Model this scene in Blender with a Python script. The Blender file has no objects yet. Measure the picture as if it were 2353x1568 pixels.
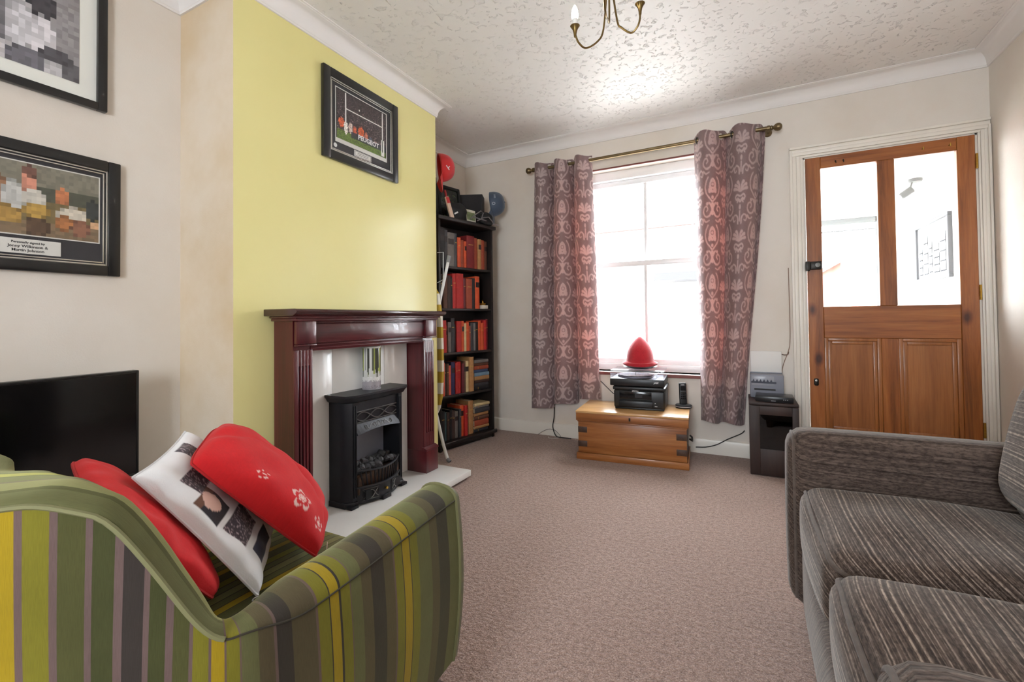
import bpy, bmesh, math, random
import numpy as np
from mathutils import Vector, Matrix
random.seed(7); np.random.seed(7)
SC = bpy.context.scene
COL = SC.collection
PI = math.pi

# ------------------------------------------------------------------ camera
CAMZ = 0.97
F_PX, W_PX = 1035.03, 2353.0
def _cam_axes(yaw, pit, rol):
    yaw, pit, rol = (math.radians(a) for a in (yaw, pit, rol))
    fwd = Vector((math.sin(yaw)*math.cos(pit), math.cos(yaw)*math.cos(pit), math.sin(pit)))
    r = Vector((math.cos(yaw), -math.sin(yaw), 0)); u = r.cross(fwd)
    c, s = math.cos(rol), math.sin(rol)
    return c*r + s*u, -s*r + c*u, fwd
_r, _u, _f = _cam_axes(-27.16829, 1.0254, -0.65508)
cd = bpy.data.cameras.new('camera'); cam = bpy.data.objects.new('camera', cd); COL.objects.link(cam)
cam.matrix_world = Matrix(((_r.x, _u.x, -_f.x, 0), (_r.y, _u.y, -_f.y, 0), (_r.z, _u.z, -_f.z, CAMZ), (0, 0, 0, 1)))
cd.sensor_fit = 'HORIZONTAL'; cd.sensor_width = 36.0; cd.lens = F_PX/W_PX*36.0
cd.shift_y = -68.55/W_PX; cd.clip_start = 0.02; cd.clip_end = 200
SC.camera = cam

# ------------------------------------------------------------------ world, exposure
wd = bpy.data.worlds.new('overcast_sky'); SC.world = wd; wd.use_nodes = True
bg = wd.node_tree.nodes['Background']
bg.inputs[0].default_value = (0.86, 0.935, 1.0, 1); bg.inputs[1].default_value = 6.0
SC.view_settings.view_transform = 'Standard'; SC.view_settings.look = 'None'
SC.view_settings.gamma = 1.0; SC.view_settings.use_curve_mapping = False
SC.view_settings.exposure = 2.22
SC.cycles.max_bounces = 10; SC.cycles.diffuse_bounces = 6; SC.cycles.transparent_max_bounces = 16
SC.cycles.sample_clamp_indirect = 10.0
def portal(name, loc, rot, sx, sy):
    l = bpy.data.lights.new(name, 'AREA'); l.shape = 'RECTANGLE'; l.size = sx; l.size_y = sy
    l.cycles.is_portal = True
    o = bpy.data.objects.new(name, l); COL.objects.link(o); o.location = loc; o.rotation_euler = rot

# room dimensions (metres, camera at the origin of the plan)
XL, XR, YB, YR, ZC = -2.265, 1.266, 3.5, -1.6, 2.462
XCH, YC0, YC1 = -1.87, 1.127, 2.514
WIN = (-1.33, -0.06, 0.555, 2.155)          # window opening x0 x1 z0 z1
DOOR = (0.378, 1.197, 0.0, 1.997)
REAR = (-0.70, 0.20, 0.75, 2.05)             # opening of the added fill-light window behind the camera
portal('portal_window', ((WIN[0]+WIN[1])/2, 3.72, (WIN[2]+WIN[3])/2), (-PI/2, 0, 0), WIN[1]-WIN[0], WIN[3]-WIN[2])
portal('portal_rear', ((REAR[0]+REAR[1])/2, YR-0.12, 1.40), (PI/2, 0, 0), REAR[1]-REAR[0], 1.30)

# ------------------------------------------------------------------ helpers
def lin(c):
    c = c/255.0
    return c/12.92 if c <= 0.04045 else ((c+0.055)/1.055)**2.4
def rgb(r, g, b): return (lin(r), lin(g), lin(b), 1.0)

def link(o, parent=None):
    COL.objects.link(o)
    if parent is not None:
        o.parent = parent
    return o
def tag(o, label=None, cat=None, group=None, kind=None):
    if label: o['label'] = label
    if cat: o['category'] = cat
    if group: o['group'] = group
    if kind: o['kind'] = kind
    return o
def thing(name, label, cat, loc=(0, 0, 0), rz=0.0, group=None):
    o = bpy.data.objects.new(name, None); COL.objects.link(o)
    o.location = loc; o.rotation_euler = (0, 0, rz); o.empty_display_size = 0.05
    return tag(o, label, cat, group)
def structure(name, loc=(0, 0, 0)):
    o = bpy.data.objects.new(name, None); COL.objects.link(o); o.location = loc; o.empty_display_size = 0.05
    o['kind'] = 'structure'
    return o
def world_of(o):
    M = Matrix.Translation(o.location) @ o.rotation_euler.to_matrix().to_4x4()
    return world_of(o.parent) @ o.matrix_parent_inverse @ M if o.parent else M
def NB(): return bmesh.new()
def obj(name, bm, mats, parent=None, smooth=True, world=False, angle=0.62):
    """bmesh -> one mesh object; world=True: the shape is in world metres although it has a (moved) parent"""
    bmesh.ops.recalc_face_normals(bm, faces=bm.faces[:])
    if smooth:
        for f in bm.faces: f.smooth = True
        for e in bm.edges:
            e.smooth = len(e.link_faces) == 2 and e.calc_face_angle(0) < angle
    me = bpy.data.meshes.new(name); bm.to_mesh(me); bm.free()
    for m in (mats if isinstance(mats, (list, tuple)) else [mats]): me.materials.append(m)
    o = bpy.data.objects.new(name, me); link(o, parent)
    if world and parent is not None:
        M = world_of(parent)
        o.matrix_parent_inverse = M.inverted()
    return o
def grid_obj(name, P, mat, parent=None, cols=None, closed_u=False, uv=None, smooth=True, skip=None):
    """P (nu, nv, 3) -> mesh object, optional colour attribute per vertex and uv"""
    nu, nv = P.shape[:2]
    idx = np.arange(nu*nv).reshape(nu, nv)
    i = np.arange(nu if closed_u else nu-1); j = np.arange(nv-1)
    I, J = np.meshgrid(i, j, indexing='ij'); I2 = (I+1) % nu
    Fq = np.stack([idx[I, J], idx[I2, J], idx[I2, J+1], idx[I, J+1]], -1).reshape(-1, 4)
    if skip is not None: Fq = Fq[~skip.reshape(-1)[Fq].any(1)]
    me = bpy.data.meshes.new(name); me.from_pydata(P.reshape(-1, 3).tolist(), [], Fq.tolist())
    if smooth: me.polygons.foreach_set('use_smooth', np.ones(len(me.polygons), bool))
    if cols is not None:
        ca = me.color_attributes.new('Col', 'FLOAT_COLOR', 'POINT')
        c4 = np.ones((nu*nv, 4), np.float32); c4[:, :3] = cols.reshape(-1, 3); ca.data.foreach_set('color', c4.ravel())
    if uv is not None:
        ul = me.uv_layers.new(name='UVMap'); li = np.empty(len(me.loops), np.int32); me.loops.foreach_get('vertex_index', li)
        ul.data.foreach_set('uv', uv.reshape(-1, 2)[li].astype(np.float32).ravel())
    me.materials.append(mat); me.update()
    return link(bpy.data.objects.new(name, me), parent)
def add(bm, vs, fs, mi=0):
    v = [bm.verts.new(p) for p in vs]
    for f in fs:
        try:
            ff = bm.faces.new([v[i] for i in f]); ff.material_index = mi
        except ValueError: pass
    return v
_BF = [(0, 3, 2, 1), (4, 5, 6, 7), (0, 1, 5, 4), (1, 2, 6, 5), (2, 3, 7, 6), (3, 0, 4, 7)]
def box(bm, x0, x1, y0, y1, z0, z1, bev=0.0, seg=2, mi=0, M=None):
    vs = [(x0, y0, z0), (x1, y0, z0), (x1, y1, z0), (x0, y1, z0), (x0, y0, z1), (x1, y0, z1), (x1, y1, z1), (x0, y1, z1)]
    if M is not None: vs = [M @ Vector(v) for v in vs]
    if bev <= 0:
        add(bm, vs, _BF, mi); return bm
    t = bmesh.new(); add(t, vs, _BF, mi)
    bmesh.ops.bevel(t, geom=t.edges[:], offset=bev, segments=seg, affect='EDGES', profile=0.5)
    for f in t.faces: f.material_index = mi
    merge(bm, t); return bm
def merge(bm, t):
    m = {}
    for v in t.verts: m[v] = bm.verts.new(v.co)
    for f in t.faces:
        try:
            g = bm.faces.new([m[v] for v in f.verts]); g.material_index = f.material_index
        except ValueError: pass
    t.free()
def prism(bm, poly, a0, a1, axis='z', bev=0.0, mi=0):
    """2-D outline extruded along an axis: z: (x,y); y: (x,z); x: (y,z)"""
    def P(p, a): return {'z': (p[0], p[1], a), 'y': (p[0], a, p[1]), 'x': (a, p[0], p[1])}[axis]
    n = len(poly); t = bmesh.new()
    vs = [P(p, a0) for p in poly] + [P(p, a1) for p in poly]
    fs = [tuple(range(n))[::-1], tuple(range(n, 2*n))] + [(i, (i+1) % n, n+(i+1) % n, n+i) for i in range(n)]
    add(t, vs, fs, mi)
    if bev > 0:
        bmesh.ops.bevel(t, geom=t.edges[:], offset=bev, segments=1, affect='EDGES')
        for f in t.faces: f.material_index = mi
    merge(bm, t); return bm
def tube(bm, pts, r, n=8, closed=False, mi=0, caps=True):
    pts = [Vector(p) for p in pts]; m = len(pts)
    rad = r if isinstance(r, (list, tuple)) else [r]*m
    T = []
    for i in range(m):
        a = pts[(i-1) % m] if (closed or i > 0) else pts[i]
        b = pts[(i+1) % m] if (closed or i < m-1) else pts[i]
        T.append((b-a).normalized() if (b-a).length > 1e-9 else Vector((0, 0, 1)))
    up = Vector((0, 0, 1)) if abs(T[0].z) < 0.9 else Vector((1, 0, 0))
    N = (up - T[0]*up.dot(T[0])).normalized(); rings = []
    for i in range(m):
        N = (N - T[i]*N.dot(T[i]))
        N = N.normalized() if N.length > 1e-6 else T[i].orthogonal().normalized()
        Bn = T[i].cross(N)
        rings.append([bm.verts.new(pts[i] + rad[i]*(N*math.cos(2*PI*k/n) + Bn*math.sin(2*PI*k/n))) for k in range(n)])
    for i in range(m if closed else m-1):
        A, Bq = rings[i], rings[(i+1) % m]
        for k in range(n):
            f = bm.faces.new([A[k], A[(k+1) % n], Bq[(k+1) % n], Bq[k]]); f.material_index = mi
    if caps and not closed:
        for rg, rev in ((rings[0], True), (rings[-1], False)):
            f = bm.faces.new(rg[::-1] if rev else rg); f.material_index = mi
    return bm
def lathe(bm, prof, n=24, M=None, mi=0):
    """profile [(r, z)] about the z axis"""
    rings = []
    for r, z in prof:
        if r < 1e-6:
            rings.append([bm.verts.new((M @ Vector((0, 0, z))) if M else (0, 0, z))])
        else:
            ring = []
            for k in range(n):
                p = Vector((r*math.cos(2*PI*k/n), r*math.sin(2*PI*k/n), z))
                ring.append(bm.verts.new(M @ p if M else p))
            rings.append(ring)
    for A, Bq in zip(rings[:-1], rings[1:]):
        for k in range(n):
            a, b = A[k % len(A)], A[(k+1) % n % len(A)]
            c, d = Bq[(k+1) % n % len(Bq)], Bq[k % len(Bq)]
            vs = []
            for v in (a, b, c, d):
                if v not in vs: vs.append(v)
            if len(vs) >= 3:
                f = bm.faces.new(vs); f.material_index = mi
    return bm
def Tm(x=0, y=0, z=0, rx=0, ry=0, rz=0):
    return Matrix.Translation((x, y, z)) @ Matrix.Rotation(rz, 4, 'Z') @ Matrix.Rotation(ry, 4, 'Y') @ Matrix.Rotation(rx, 4, 'X')
def soft_box(bm, hx, hy, hz, r, crown=(0, 0, 0), nx=16, ny=16, nz=6, M=None, fn=None):
    """upholstered block: rounded edges and faces that belly out by crown (x, y, z)"""
    def lat(h, n):
        a = np.linspace(-1, 1, n+1); return h*np.sign(a)*np.abs(a)**0.8
    xs, ys, zs = lat(hx, nx), lat(hy, ny), lat(hz, nz)
    cache = {}
    def V(x, y, z):
        k = (round(x, 6), round(y, 6), round(z, 6))
        if k in cache: return cache[k]
        q = Vector((max(-hx+r, min(hx-r, x)), max(-hy+r, min(hy-r, y)), max(-hz+r, min(hz-r, z))))
        d = Vector((x, y, z)) - q
        p = q + (d.normalized()*r if d.length > 1e-9 else d)
        u, v, w = x/hx, y/hy, z/hz
        p.z += crown[2]*(1-u*u)**.6*(1-v*v)**.6*w
        p.x += crown[0]*(1-v*v)**.6*(1-w*w)**.6*u
        p.y += crown[1]*(1-u*u)**.6*(1-w*w)**.6*v
        if fn: p = fn(p, u, v, w)
        if M: p = M @ p
        cache[k] = bm.verts.new(p); return cache[k]
    def face(A, Bq, put):
        for i in range(len(A)-1):
            for j in range(len(Bq)-1):
                try: bm.faces.new([put(A[i], Bq[j]), put(A[i+1], Bq[j]), put(A[i+1], Bq[j+1]), put(A[i], Bq[j+1])])
                except ValueError: pass
    for s in (-1, 1):
        face(xs, ys, lambda a, b: V(a, b, s*hz)); face(ys, zs, lambda a, b: V(s*hx, a, b)); face(xs, zs, lambda a, b: V(a, s*hy, b))
    return bm
def text_bm(bm, s, size, M, align='CENTER', depth=0.0004, mi=0, bold=0.0):
    cu = bpy.data.curves.new('lettering', 'FONT'); cu.body = s; cu.size = size; cu.align_x = align; cu.align_y = 'CENTER'
    cu.extrude = depth; cu.resolution_u = 2; cu.offset = bold
    o = bpy.data.objects.new('lettering', cu); COL.objects.link(o)
    me = o.to_mesh(); t = bmesh.new(); t.from_mesh(me); o.to_mesh_clear()
    bpy.data.objects.remove(o); bpy.data.curves.remove(cu)
    t.transform(M)
    for f in t.faces: f.material_index = mi
    merge(bm, t); return bm

# ------------------------------------------------------------------ materials
def _nt(name):
    m = bpy.data.materials.new(name); m.use_nodes = True
    nt = m.node_tree; return m, nt, nt.nodes['Principled BSDF']
def N(nt, t, **kw):
    n = nt.nodes.new(t)
    for k, v in kw.items(): setattr(n, k, v)
    return n
def noise_fac(nt, scale, detail=4, stretch=None, coord='Object', rough=0.55, dist=0.0, off=(0, 0, 0)):
    tc = N(nt, 'ShaderNodeTexCoord'); mp = N(nt, 'ShaderNodeMapping'); ns = N(nt, 'ShaderNodeTexNoise')
    nt.links.new(tc.outputs[coord], mp.inputs[0]); nt.links.new(mp.outputs[0], ns.inputs['Vector'])
    mp.inputs['Scale'].default_value = stretch or (1, 1, 1); mp.inputs['Location'].default_value = off
    ns.inputs['Scale'].default_value = scale; ns.inputs['Detail'].default_value = detail
    ns.inputs['Roughness'].default_value = rough; ns.inputs['Distortion'].default_value = dist
    return ns.outputs['Fac']
def ramp(nt, fac, stops, interp='LINEAR'):
    r = N(nt, 'ShaderNodeValToRGB'); r.color_ramp.interpolation = interp
    e = r.color_ramp.elements
    while len(e) < len(stops): e.new(0.5)
    for el, (p, c) in zip(e, stops): el.position = p; el.color = c
    nt.links.new(fac, r.inputs[0]); return r.outputs[0]
def add_bump(nt, b, fac, strength, dist=0.01):
    bp = N(nt, 'ShaderNodeBump'); bp.inputs['Strength'].default_value = strength; bp.inputs['Distance'].default_value = dist
    nt.links.new(fac, bp.inputs['Height']); nt.links.new(bp.outputs[0], b.inputs['Normal'])
def mat(name, c, rough=0.5, metal=0.0, var=0.0, vs=8.0, bump=0.0, bs=60.0, bd=0.01, sheen=0.0, coat=0.0, spec=0.5, stretch=None, bstretch=None, emit=None):
    m, nt, b = _nt(name); col = rgb(*c)
    b.inputs['Base Color'].default_value = col
    b.inputs['Roughness'].default_value = rough; b.inputs['Metallic'].default_value = metal
    b.inputs['Specular IOR Level'].default_value = spec
    b.inputs['Sheen Weight'].default_value = sheen; b.inputs['Coat Weight'].default_value = coat
    if var:
        lo = tuple(x*(1-var) for x in col[:3])+(1,); hi = tuple(min(1, x*(1+var)) for x in col[:3])+(1,)
        nt.links.new(ramp(nt, noise_fac(nt, vs, stretch=stretch), [(0.3, lo), (0.7, hi)]), b.inputs['Base Color'])
    if bump: add_bump(nt, b, noise_fac(nt, bs, 3, bstretch), bump, bd)
    if emit:
        b.inputs['Emission Color'].default_value = col; b.inputs['Emission Strength'].default_value = emit
    return m
def wood(name, dark, mid, light, grain='x', scale=6.0, rough=0.4, coat=0.0, knots=0.0, bump=0.06, fine=1.0):
    m, nt, b = _nt(name)
    st = {'x': (0.12, 1.6, 1.6), 'y': (1.6, 0.12, 1.6), 'z': (1.6, 1.6, 0.12)}[grain]
    f1 = noise_fac(nt, scale*2.2*fine, 6, st, rough=0.65, dist=0.6)
    c = ramp(nt, f1, [(0.28, rgb(*dark)), (0.5, rgb(*mid)), (0.75, rgb(*light))])
    f2 = noise_fac(nt, scale*14*fine, 3, tuple(0.06 if s < 1 else s for s in st), rough=0.7)
    mx = N(nt, 'ShaderNodeMix', data_type='RGBA', blend_type='MULTIPLY'); mx.inputs[0].default_value = 0.35
    nt.links.new(c, mx.inputs[6]); nt.links.new(ramp(nt, f2, [(0.35, (0.45, 0.4, 0.36, 1)), (0.6, (1, 1, 1, 1))]), mx.inputs[7])
    out = mx.outputs[2]
    if knots:
        tc = N(nt, 'ShaderNodeTexCoord'); mp = N(nt, 'ShaderNodeMapping'); vo = N(nt, 'ShaderNodeTexVoronoi')
        nt.links.new(tc.outputs['Object'], mp.inputs[0]); nt.links.new(mp.outputs[0], vo.inputs['Vector'])
        mp.inputs['Scale'].default_value = tuple(0.55 if s < 1 else 1.0 for s in st); vo.inputs['Scale'].default_value = knots
        k = ramp(nt, vo.outputs['Distance'], [(0.05, (0.16, 0.08, 0.05, 1)), (0.085, (0.55, 0.42, 0.36, 1)), (0.14, (1, 1, 1, 1))])
        m2 = N(nt, 'ShaderNodeMix', data_type='RGBA', blend_type='MULTIPLY'); m2.inputs[0].default_value = 0.9
        nt.links.new(out, m2.inputs[6]); nt.links.new(k, m2.inputs[7]); out = m2.outputs[2]
    nt.links.new(out, b.inputs['Base Color'])
    b.inputs['Roughness'].default_value = rough; b.inputs['Coat Weight'].default_value = coat
    if bump: add_bump(nt, b, f2, bump, 0.003)
    return m
def vcol(name, rough=0.6, sheen=0.0, bump=0.0, bs=200, gain=1.0, coat=0.0, translucent=None):
    m, nt, b = _nt(name)
    at = N(nt, 'ShaderNodeVertexColor'); at.layer_name = 'Col'
    nt.links.new(at.outputs[0], b.inputs['Base Color'])
    b.inputs['Roughness'].default_value = rough; b.inputs['Sheen Weight'].default_value = sheen; b.inputs['Coat Weight'].default_value = coat
    if bump: add_bump(nt, b, noise_fac(nt, bs, 3), bump, 0.004)
    if translucent:
        out = nt.nodes['Material Output']; tr = N(nt, 'ShaderNodeBsdfTranslucent'); ms = N(nt, 'ShaderNodeMixShader')
        mc = N(nt, 'ShaderNodeMix', data_type='RGBA', blend_type='MULTIPLY'); mc.inputs[0].default_value = 1
        nt.links.new(at.outputs[0], mc.inputs[6]); mc.inputs[7].default_value = translucent[1]
        nt.links.new(mc.outputs[2], tr.inputs[0]); ms.inputs[0].default_value = translucent[0]
        nt.links.new(b.outputs[0], ms.inputs[1]); nt.links.new(tr.outputs[0], ms.inputs[2]); nt.links.new(ms.outputs[0], out.inputs[0])
    return m
def glass(name, tint=(1, 1, 1, 1), refl=0.06, rough=0.0, edge=0.55):
    m = bpy.data.materials.new(name); m.use_nodes = True; nt = m.node_tree; nt.nodes.clear()
    o = N(nt, 'ShaderNodeOutputMaterial'); mx = N(nt, 'ShaderNodeMixShader'); t = N(nt, 'ShaderNodeBsdfTransparent'); g = N(nt, 'ShaderNodeBsdfGlossy')
    t.inputs[0].default_value = tint; g.inputs['Roughness'].default_value = rough
    lw = N(nt, 'ShaderNodeLayerWeight'); lw.inputs[0].default_value = 0.5
    pw = N(nt, 'ShaderNodeMath', operation='POWER'); pw.inputs[1].default_value = 4.0; nt.links.new(lw.outputs['Facing'], pw.inputs[0])
    ad = N(nt, 'ShaderNodeMath', operation='MULTIPLY_ADD'); ad.inputs[1].default_value = edge; ad.inputs[2].default_value = refl*.5; nt.links.new(pw.outputs[0], ad.inputs[0])
    nt.links.new(ad.outputs[0], mx.inputs[0]); nt.links.new(t.outputs[0], mx.inputs[1]); nt.links.new(g.outputs[0], mx.inputs[2]); nt.links.new(mx.outputs[0], o.inputs[0])
    return m

# painted plaster: faint blotches, roller texture
def plaster(name, c, c2, bl=1.3, bump=0.12, rough=0.55):
    m, nt, b = _nt(name)
    f = noise_fac(nt, bl, 5, rough=0.6); nt.links.new(ramp(nt, f, [(0.35, rgb(*c2)), (0.62, rgb(*c))]), b.inputs['Base Color'])
    b.inputs['Roughness'].default_value = rough; b.inputs['Specular IOR Level'].default_value = 0.4
    add_bump(nt, b, noise_fac(nt, 160, 2), bump, 0.004); return m
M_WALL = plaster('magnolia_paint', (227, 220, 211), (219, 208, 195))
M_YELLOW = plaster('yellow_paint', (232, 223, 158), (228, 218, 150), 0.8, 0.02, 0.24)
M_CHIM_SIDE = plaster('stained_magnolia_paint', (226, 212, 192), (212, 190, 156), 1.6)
M_WHITE = mat('white_gloss_paint', (232, 226, 216), 0.35, var=0.04, vs=3, bump=0.05, bs=30)
M_COVING = mat('white_coving_paint', (233, 229, 226), 0.5)
M_PVC = mat('white_window_plastic', (240, 240, 240), 0.3)
M_GLASS = glass('window_glass')
M_PINK = mat('brown_sill_paint', (120, 62, 55), 0.4)
def carpet():
    m, nt, b = _nt('brown_twist_carpet')
    f1 = noise_fac(nt, 210, 3, rough=0.8); f2 = noise_fac(nt, 64, 3, (1, 1, 1), rough=0.7); f3 = noise_fac(nt, 1.6, 3)
    c1 = ramp(nt, f1, [(0.3, rgb(104, 82, 74)), (0.5, rgb(160, 133, 121)), (0.72, rgb(208, 184, 169))])
    c2 = ramp(nt, f2, [(0.35, (0.52, 0.48, 0.46, 1)), (0.6, (1, 1, 1, 1))])
    mx = N(nt, 'ShaderNodeMix', data_type='RGBA', blend_type='MULTIPLY'); mx.inputs[0].default_value = 0.75
    nt.links.new(c1, mx.inputs[6]); nt.links.new(c2, mx.inputs[7])
    m3 = N(nt, 'ShaderNodeMix', data_type='RGBA', blend_type='MULTIPLY'); m3.inputs[0].default_value = 0.6
    nt.links.new(mx.outputs[2], m3.inputs[6]); nt.links.new(ramp(nt, f3, [(0.3, (0.86, 0.84, 0.83, 1)), (0.7, (1, 1, 1, 1))]), m3.inputs[7])
    nt.links.new(m3.outputs[2], b.inputs['Base Color']); b.inputs['Roughness'].default_value = 1.0
    b.inputs['Specular IOR Level'].default_value = 0.1; b.inputs['Sheen Weight'].default_value = 0.25
    add_bump(nt, b, f2, 0.8, 0.012); return m
M_CARPET = carpet()
def artex():
    m, nt, b = _nt('stippled_ceiling_paint')
    b.inputs['Base Color'].default_value = rgb(234, 231, 228); b.inputs['Roughness'].default_value = 0.5
    f = noise_fac(nt, 32, 3, rough=0.5, dist=0.9)
    r = ramp(nt, f, [(0.59, (0, 0, 0, 1)), (0.68, (1, 1, 1, 1)), (0.78, (0.4, 0.4, 0.4, 1))])
    add_bump(nt, b, r, 0.7, 0.010); return m
M_ARTEX = artex()

# ------------------------------------------------------------------ room shell
def wall_with_holes(name, x0, x1, y0, y1, z1, holes, m):
    """wall along x with rectangular holes (x0, x1, z0, z1)"""
    bm = NB(); xs = sorted({x0, x1, *[h[0] for h in holes], *[h[1] for h in holes]})
    for a, b in zip(xs[:-1], xs[1:]):
        hs = [h for h in holes if h[0] <= a+1e-6 and h[1] >= b-1e-6]
        z = 0.0
        for h in sorted(hs, key=lambda q: q[2]):
            if h[2] > z: box(bm, a, b, y0, y1, z, h[2])
            z = h[3]
        box(bm, a, b, y0, y1, z, z1)
    bmesh.ops.remove_doubles(bm, verts=bm.verts[:], dist=1e-5)
    return tag(obj(name, bm, m, smooth=False), kind='structure')
def sbox(name, m, *a, **k): return tag(obj(name, box(NB(), *a, **k), m, smooth=False), kind='structure')
sbox('floor', M_CARPET, XL-.2, XR+.2, YR-.3, YB+.02, -0.1, 0.0)
sbox('ceiling', M_ARTEX, XL-.2, XR+.2, YR-.3, YB+.3, ZC, ZC+.15)
sbox('wall_left', M_WALL, XL-.2, XL, YR-.2, YB+.25, 0, ZC)
sbox('wall_right', M_WALL, XR, XR+.2, YR-.2, YB+.25, 0, ZC)
wall_with_holes('wall_back', XL-.2, XR+.2, YB, YB+.25, ZC, [WIN, (DOOR[0]-.012, DOOR[1]+.012, 0, DOOR[3]+.01)], M_WALL)
wall_with_holes('wall_rear', XL-.2, XR+.2, YR-.2, YR, ZC, [REAR], M_WALL)
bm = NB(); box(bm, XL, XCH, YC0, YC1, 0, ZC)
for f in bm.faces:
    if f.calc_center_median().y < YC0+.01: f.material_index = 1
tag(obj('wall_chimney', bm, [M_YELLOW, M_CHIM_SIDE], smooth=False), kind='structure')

# coving: concave profile swept round the room with mitres
path = [(XL, YR), (XL, YC0), (XCH, YC0), (XCH, YC1), (XL, YC1), (XL, YB), (XR, YB), (XR, YR)]
drop, proj = 0.088, 0.082
prof = [(0.0, -drop), (0.008, -drop), (0.010, -drop+.008)]
for k in range(9):
    a = k/8*PI/2; prof.append((0.012+(proj-.022)*(1-math.cos(a)), -drop+.010+(drop-.018)*math.sin(a)))
prof += [(proj-.008, -.006), (proj, -.005), (proj, 0.0)]
def sweep_room(name, path, prof, ztop, m):
    bm = NB(); rings = []; n = len(path)
    for i, p in enumerate(path):
        p = Vector(p); nrm = []
        for a, b in ((i-1, i), (i, i+1)):
            if 0 <= a and b < n:
                d = (Vector(path[b])-Vector(path[a])).normalized(); nrm.append(Vector((d.y, -d.x)))
        if len(nrm) == 2:
            s = nrm[0]+nrm[1]; mi = s/(1+nrm[0].dot(nrm[1]))
        else: mi = nrm[0]
        rings.append([bm.verts.new((p.x+mi.x*o, p.y+mi.y*o, ztop+z)) for o, z in prof])
    for A, Bq in zip(rings[:-1], rings[1:]):
        for k in range(len(prof)-1): bm.faces.new([A[k], A[k+1], Bq[k+1], Bq[k]])
    return tag(obj(name, bm, m, angle=0.5), kind='structure')
sweep_room('trim_1', path, prof, ZC, M_COVING)
skp = [(0, 0), (0.016, 0), (0.016, 0.085), (0.012, 0.098), (0.006, 0.103), (0, 0.105)]
sweep_room('baseboard_left', [(XL, YR), (XL, YC0), (XCH, YC0)], skp, 0, M_WHITE)
sweep_room('baseboard_back', [(XL, YC1), (XL, YB), (0.30, YB)], skp, 0, M_WHITE)
sweep_room('baseboard_right', [(XR, YB), (XR, YR)], skp, 0, M_WHITE)
# ------------------------------------------------------------------ window
def wbox(name, m, parent, *a, bev=0.003, **k):
    return obj(name, box(NB(), *a, bev=bev, seg=1, **k), m, parent, world=True)
x0, x1, z0, z1 = WIN
w1 = structure('window_1', ((x0+x1)/2, YB+.15, z0))
bm = NB(); ya, yb = YB+.10, YB+.19; t = .05
box(bm, x0, x0+t, ya, yb, z0, z1, .004); box(bm, x1-t, x1, ya, yb, z0, z1, .004)
box(bm, x0+t, x1-t, ya, yb, z1-.07, z1, .004); box(bm, x0+t, x1-t, ya, yb, z0, z0+.05, .004)
obj('window_frame', bm, M_PVC, w1, world=True)
mx = -0.675; zr = 1.392
for nm, a, b, yo in (('upper_sash', zr-.02, z1-.07, YB+.145), ('lower_sash', z0+.05, zr+.03, YB+.115)):
    bm = NB(); s = .042
    box(bm, x0+t, x0+t+s, yo, yo+.035, a, b, .004); box(bm, x1-t-s, x1-t, yo, yo+.035, a, b, .004)
    box(bm, x0+t+s, x1-t-s, yo, yo+.035, a, a+s, .004); box(bm, x0+t+s, x1-t-s, yo, yo+.035, b-s, b, .004)
    box(bm, mx-.012, mx+.012, yo+.004, yo+.03, a+s, b-s, .003)
    sash = obj(nm, bm, M_PVC, w1, world=True)
    for pa, pb in ((x0+t+s, mx-.012), (mx+.012, x1-t-s)):
        wbox('pane', M_GLASS, sash, pa, pb, yo+.015, yo+.019, a+s, b-s, bev=0)
bm = NB(); box(bm, x0-.03, x1+.03, YB-.03, YB+.10, z0-.028, z0, .006)
obj('window_sill', bm, M_WHITE, w1, world=True)
wbox('sill_nosing', M_PINK, w1, x0-.03, x1+.03, YB-.034, YB-.029, z0-.026, z0-.004, bev=.001)
wbox('head_strip', M_PINK, w1, x0, x1, YB-.003, YB+.006, z1-.008, z1+.004, bev=.001)
# window added in the unseen rear wall to give fill daylight
w2 = structure('window_added_fill', ((REAR[0]+REAR[1])/2, YR-.1, 0))
bm = NB(); n = 1; wdt = (REAR[1]-REAR[0])/n
for i in range(n):
    a = REAR[0]+i*wdt; b = a+wdt
    box(bm, a, a+.05, YR-.13, YR-.07, REAR[2], REAR[3], .004); box(bm, b-.05, b, YR-.13, YR-.07, REAR[2], REAR[3], .004)
    box(bm, a+.05, b-.05, YR-.13, YR-.07, REAR[3]-.06, REAR[3], .004); box(bm, a+.05, b-.05, YR-.13, YR-.07, REAR[2], REAR[2]+.06, .004)
obj('window_frame', bm, M_PVC, w2, world=True)
for i in range(n):
    a = REAR[0]+i*wdt; wbox('pane', M_GLASS, w2, a+.05, a+wdt-.05, YR-.105, YR-.10, REAR[2]+.06, REAR[3]-.06, bev=0)

# ------------------------------------------------------------------ door to the porch
PINE = ((112, 60, 25), (160, 93, 43), (180, 113, 57))
M_PINE_V = wood('waxed_pine_upright', *PINE, 'z', 5, 0.32, 0.25, knots=4.5)
M_PINE_H = wood('waxed_pine_rail', *PINE, 'x', 5, 0.32, 0.25, knots=4.0)
M_PINE_P = wood('waxed_pine_panel', (132, 78, 38), (162, 100, 52), (178, 116, 64), 'z', 4, 0.35, 0.2)
M_BRASS = mat('worn_brass', (176, 140, 66), 0.3, 1.0)
M_BLACKMETAL = mat('black_lock_metal', (48, 44, 40), 0.4, 0.6)
dx0, dx1, dz1 = DOOR[0], DOOR[1], DOOR[3]
d1 = structure('door_1', ((dx0+dx1)/2, YB, 0)); dy0, dy1 = YB-.012, YB+.030
c0, c1, c2, c3 = 0.460, 0.750, 0.834, 1.117    # glazing edges across
wbox('stile', M_PINE_V, d1, dx0, c0, dy0, dy1, .008, dz1); wbox('stile', M_PINE_V, d1, c3, dx1, dy0, dy1, .008, dz1)
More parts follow.
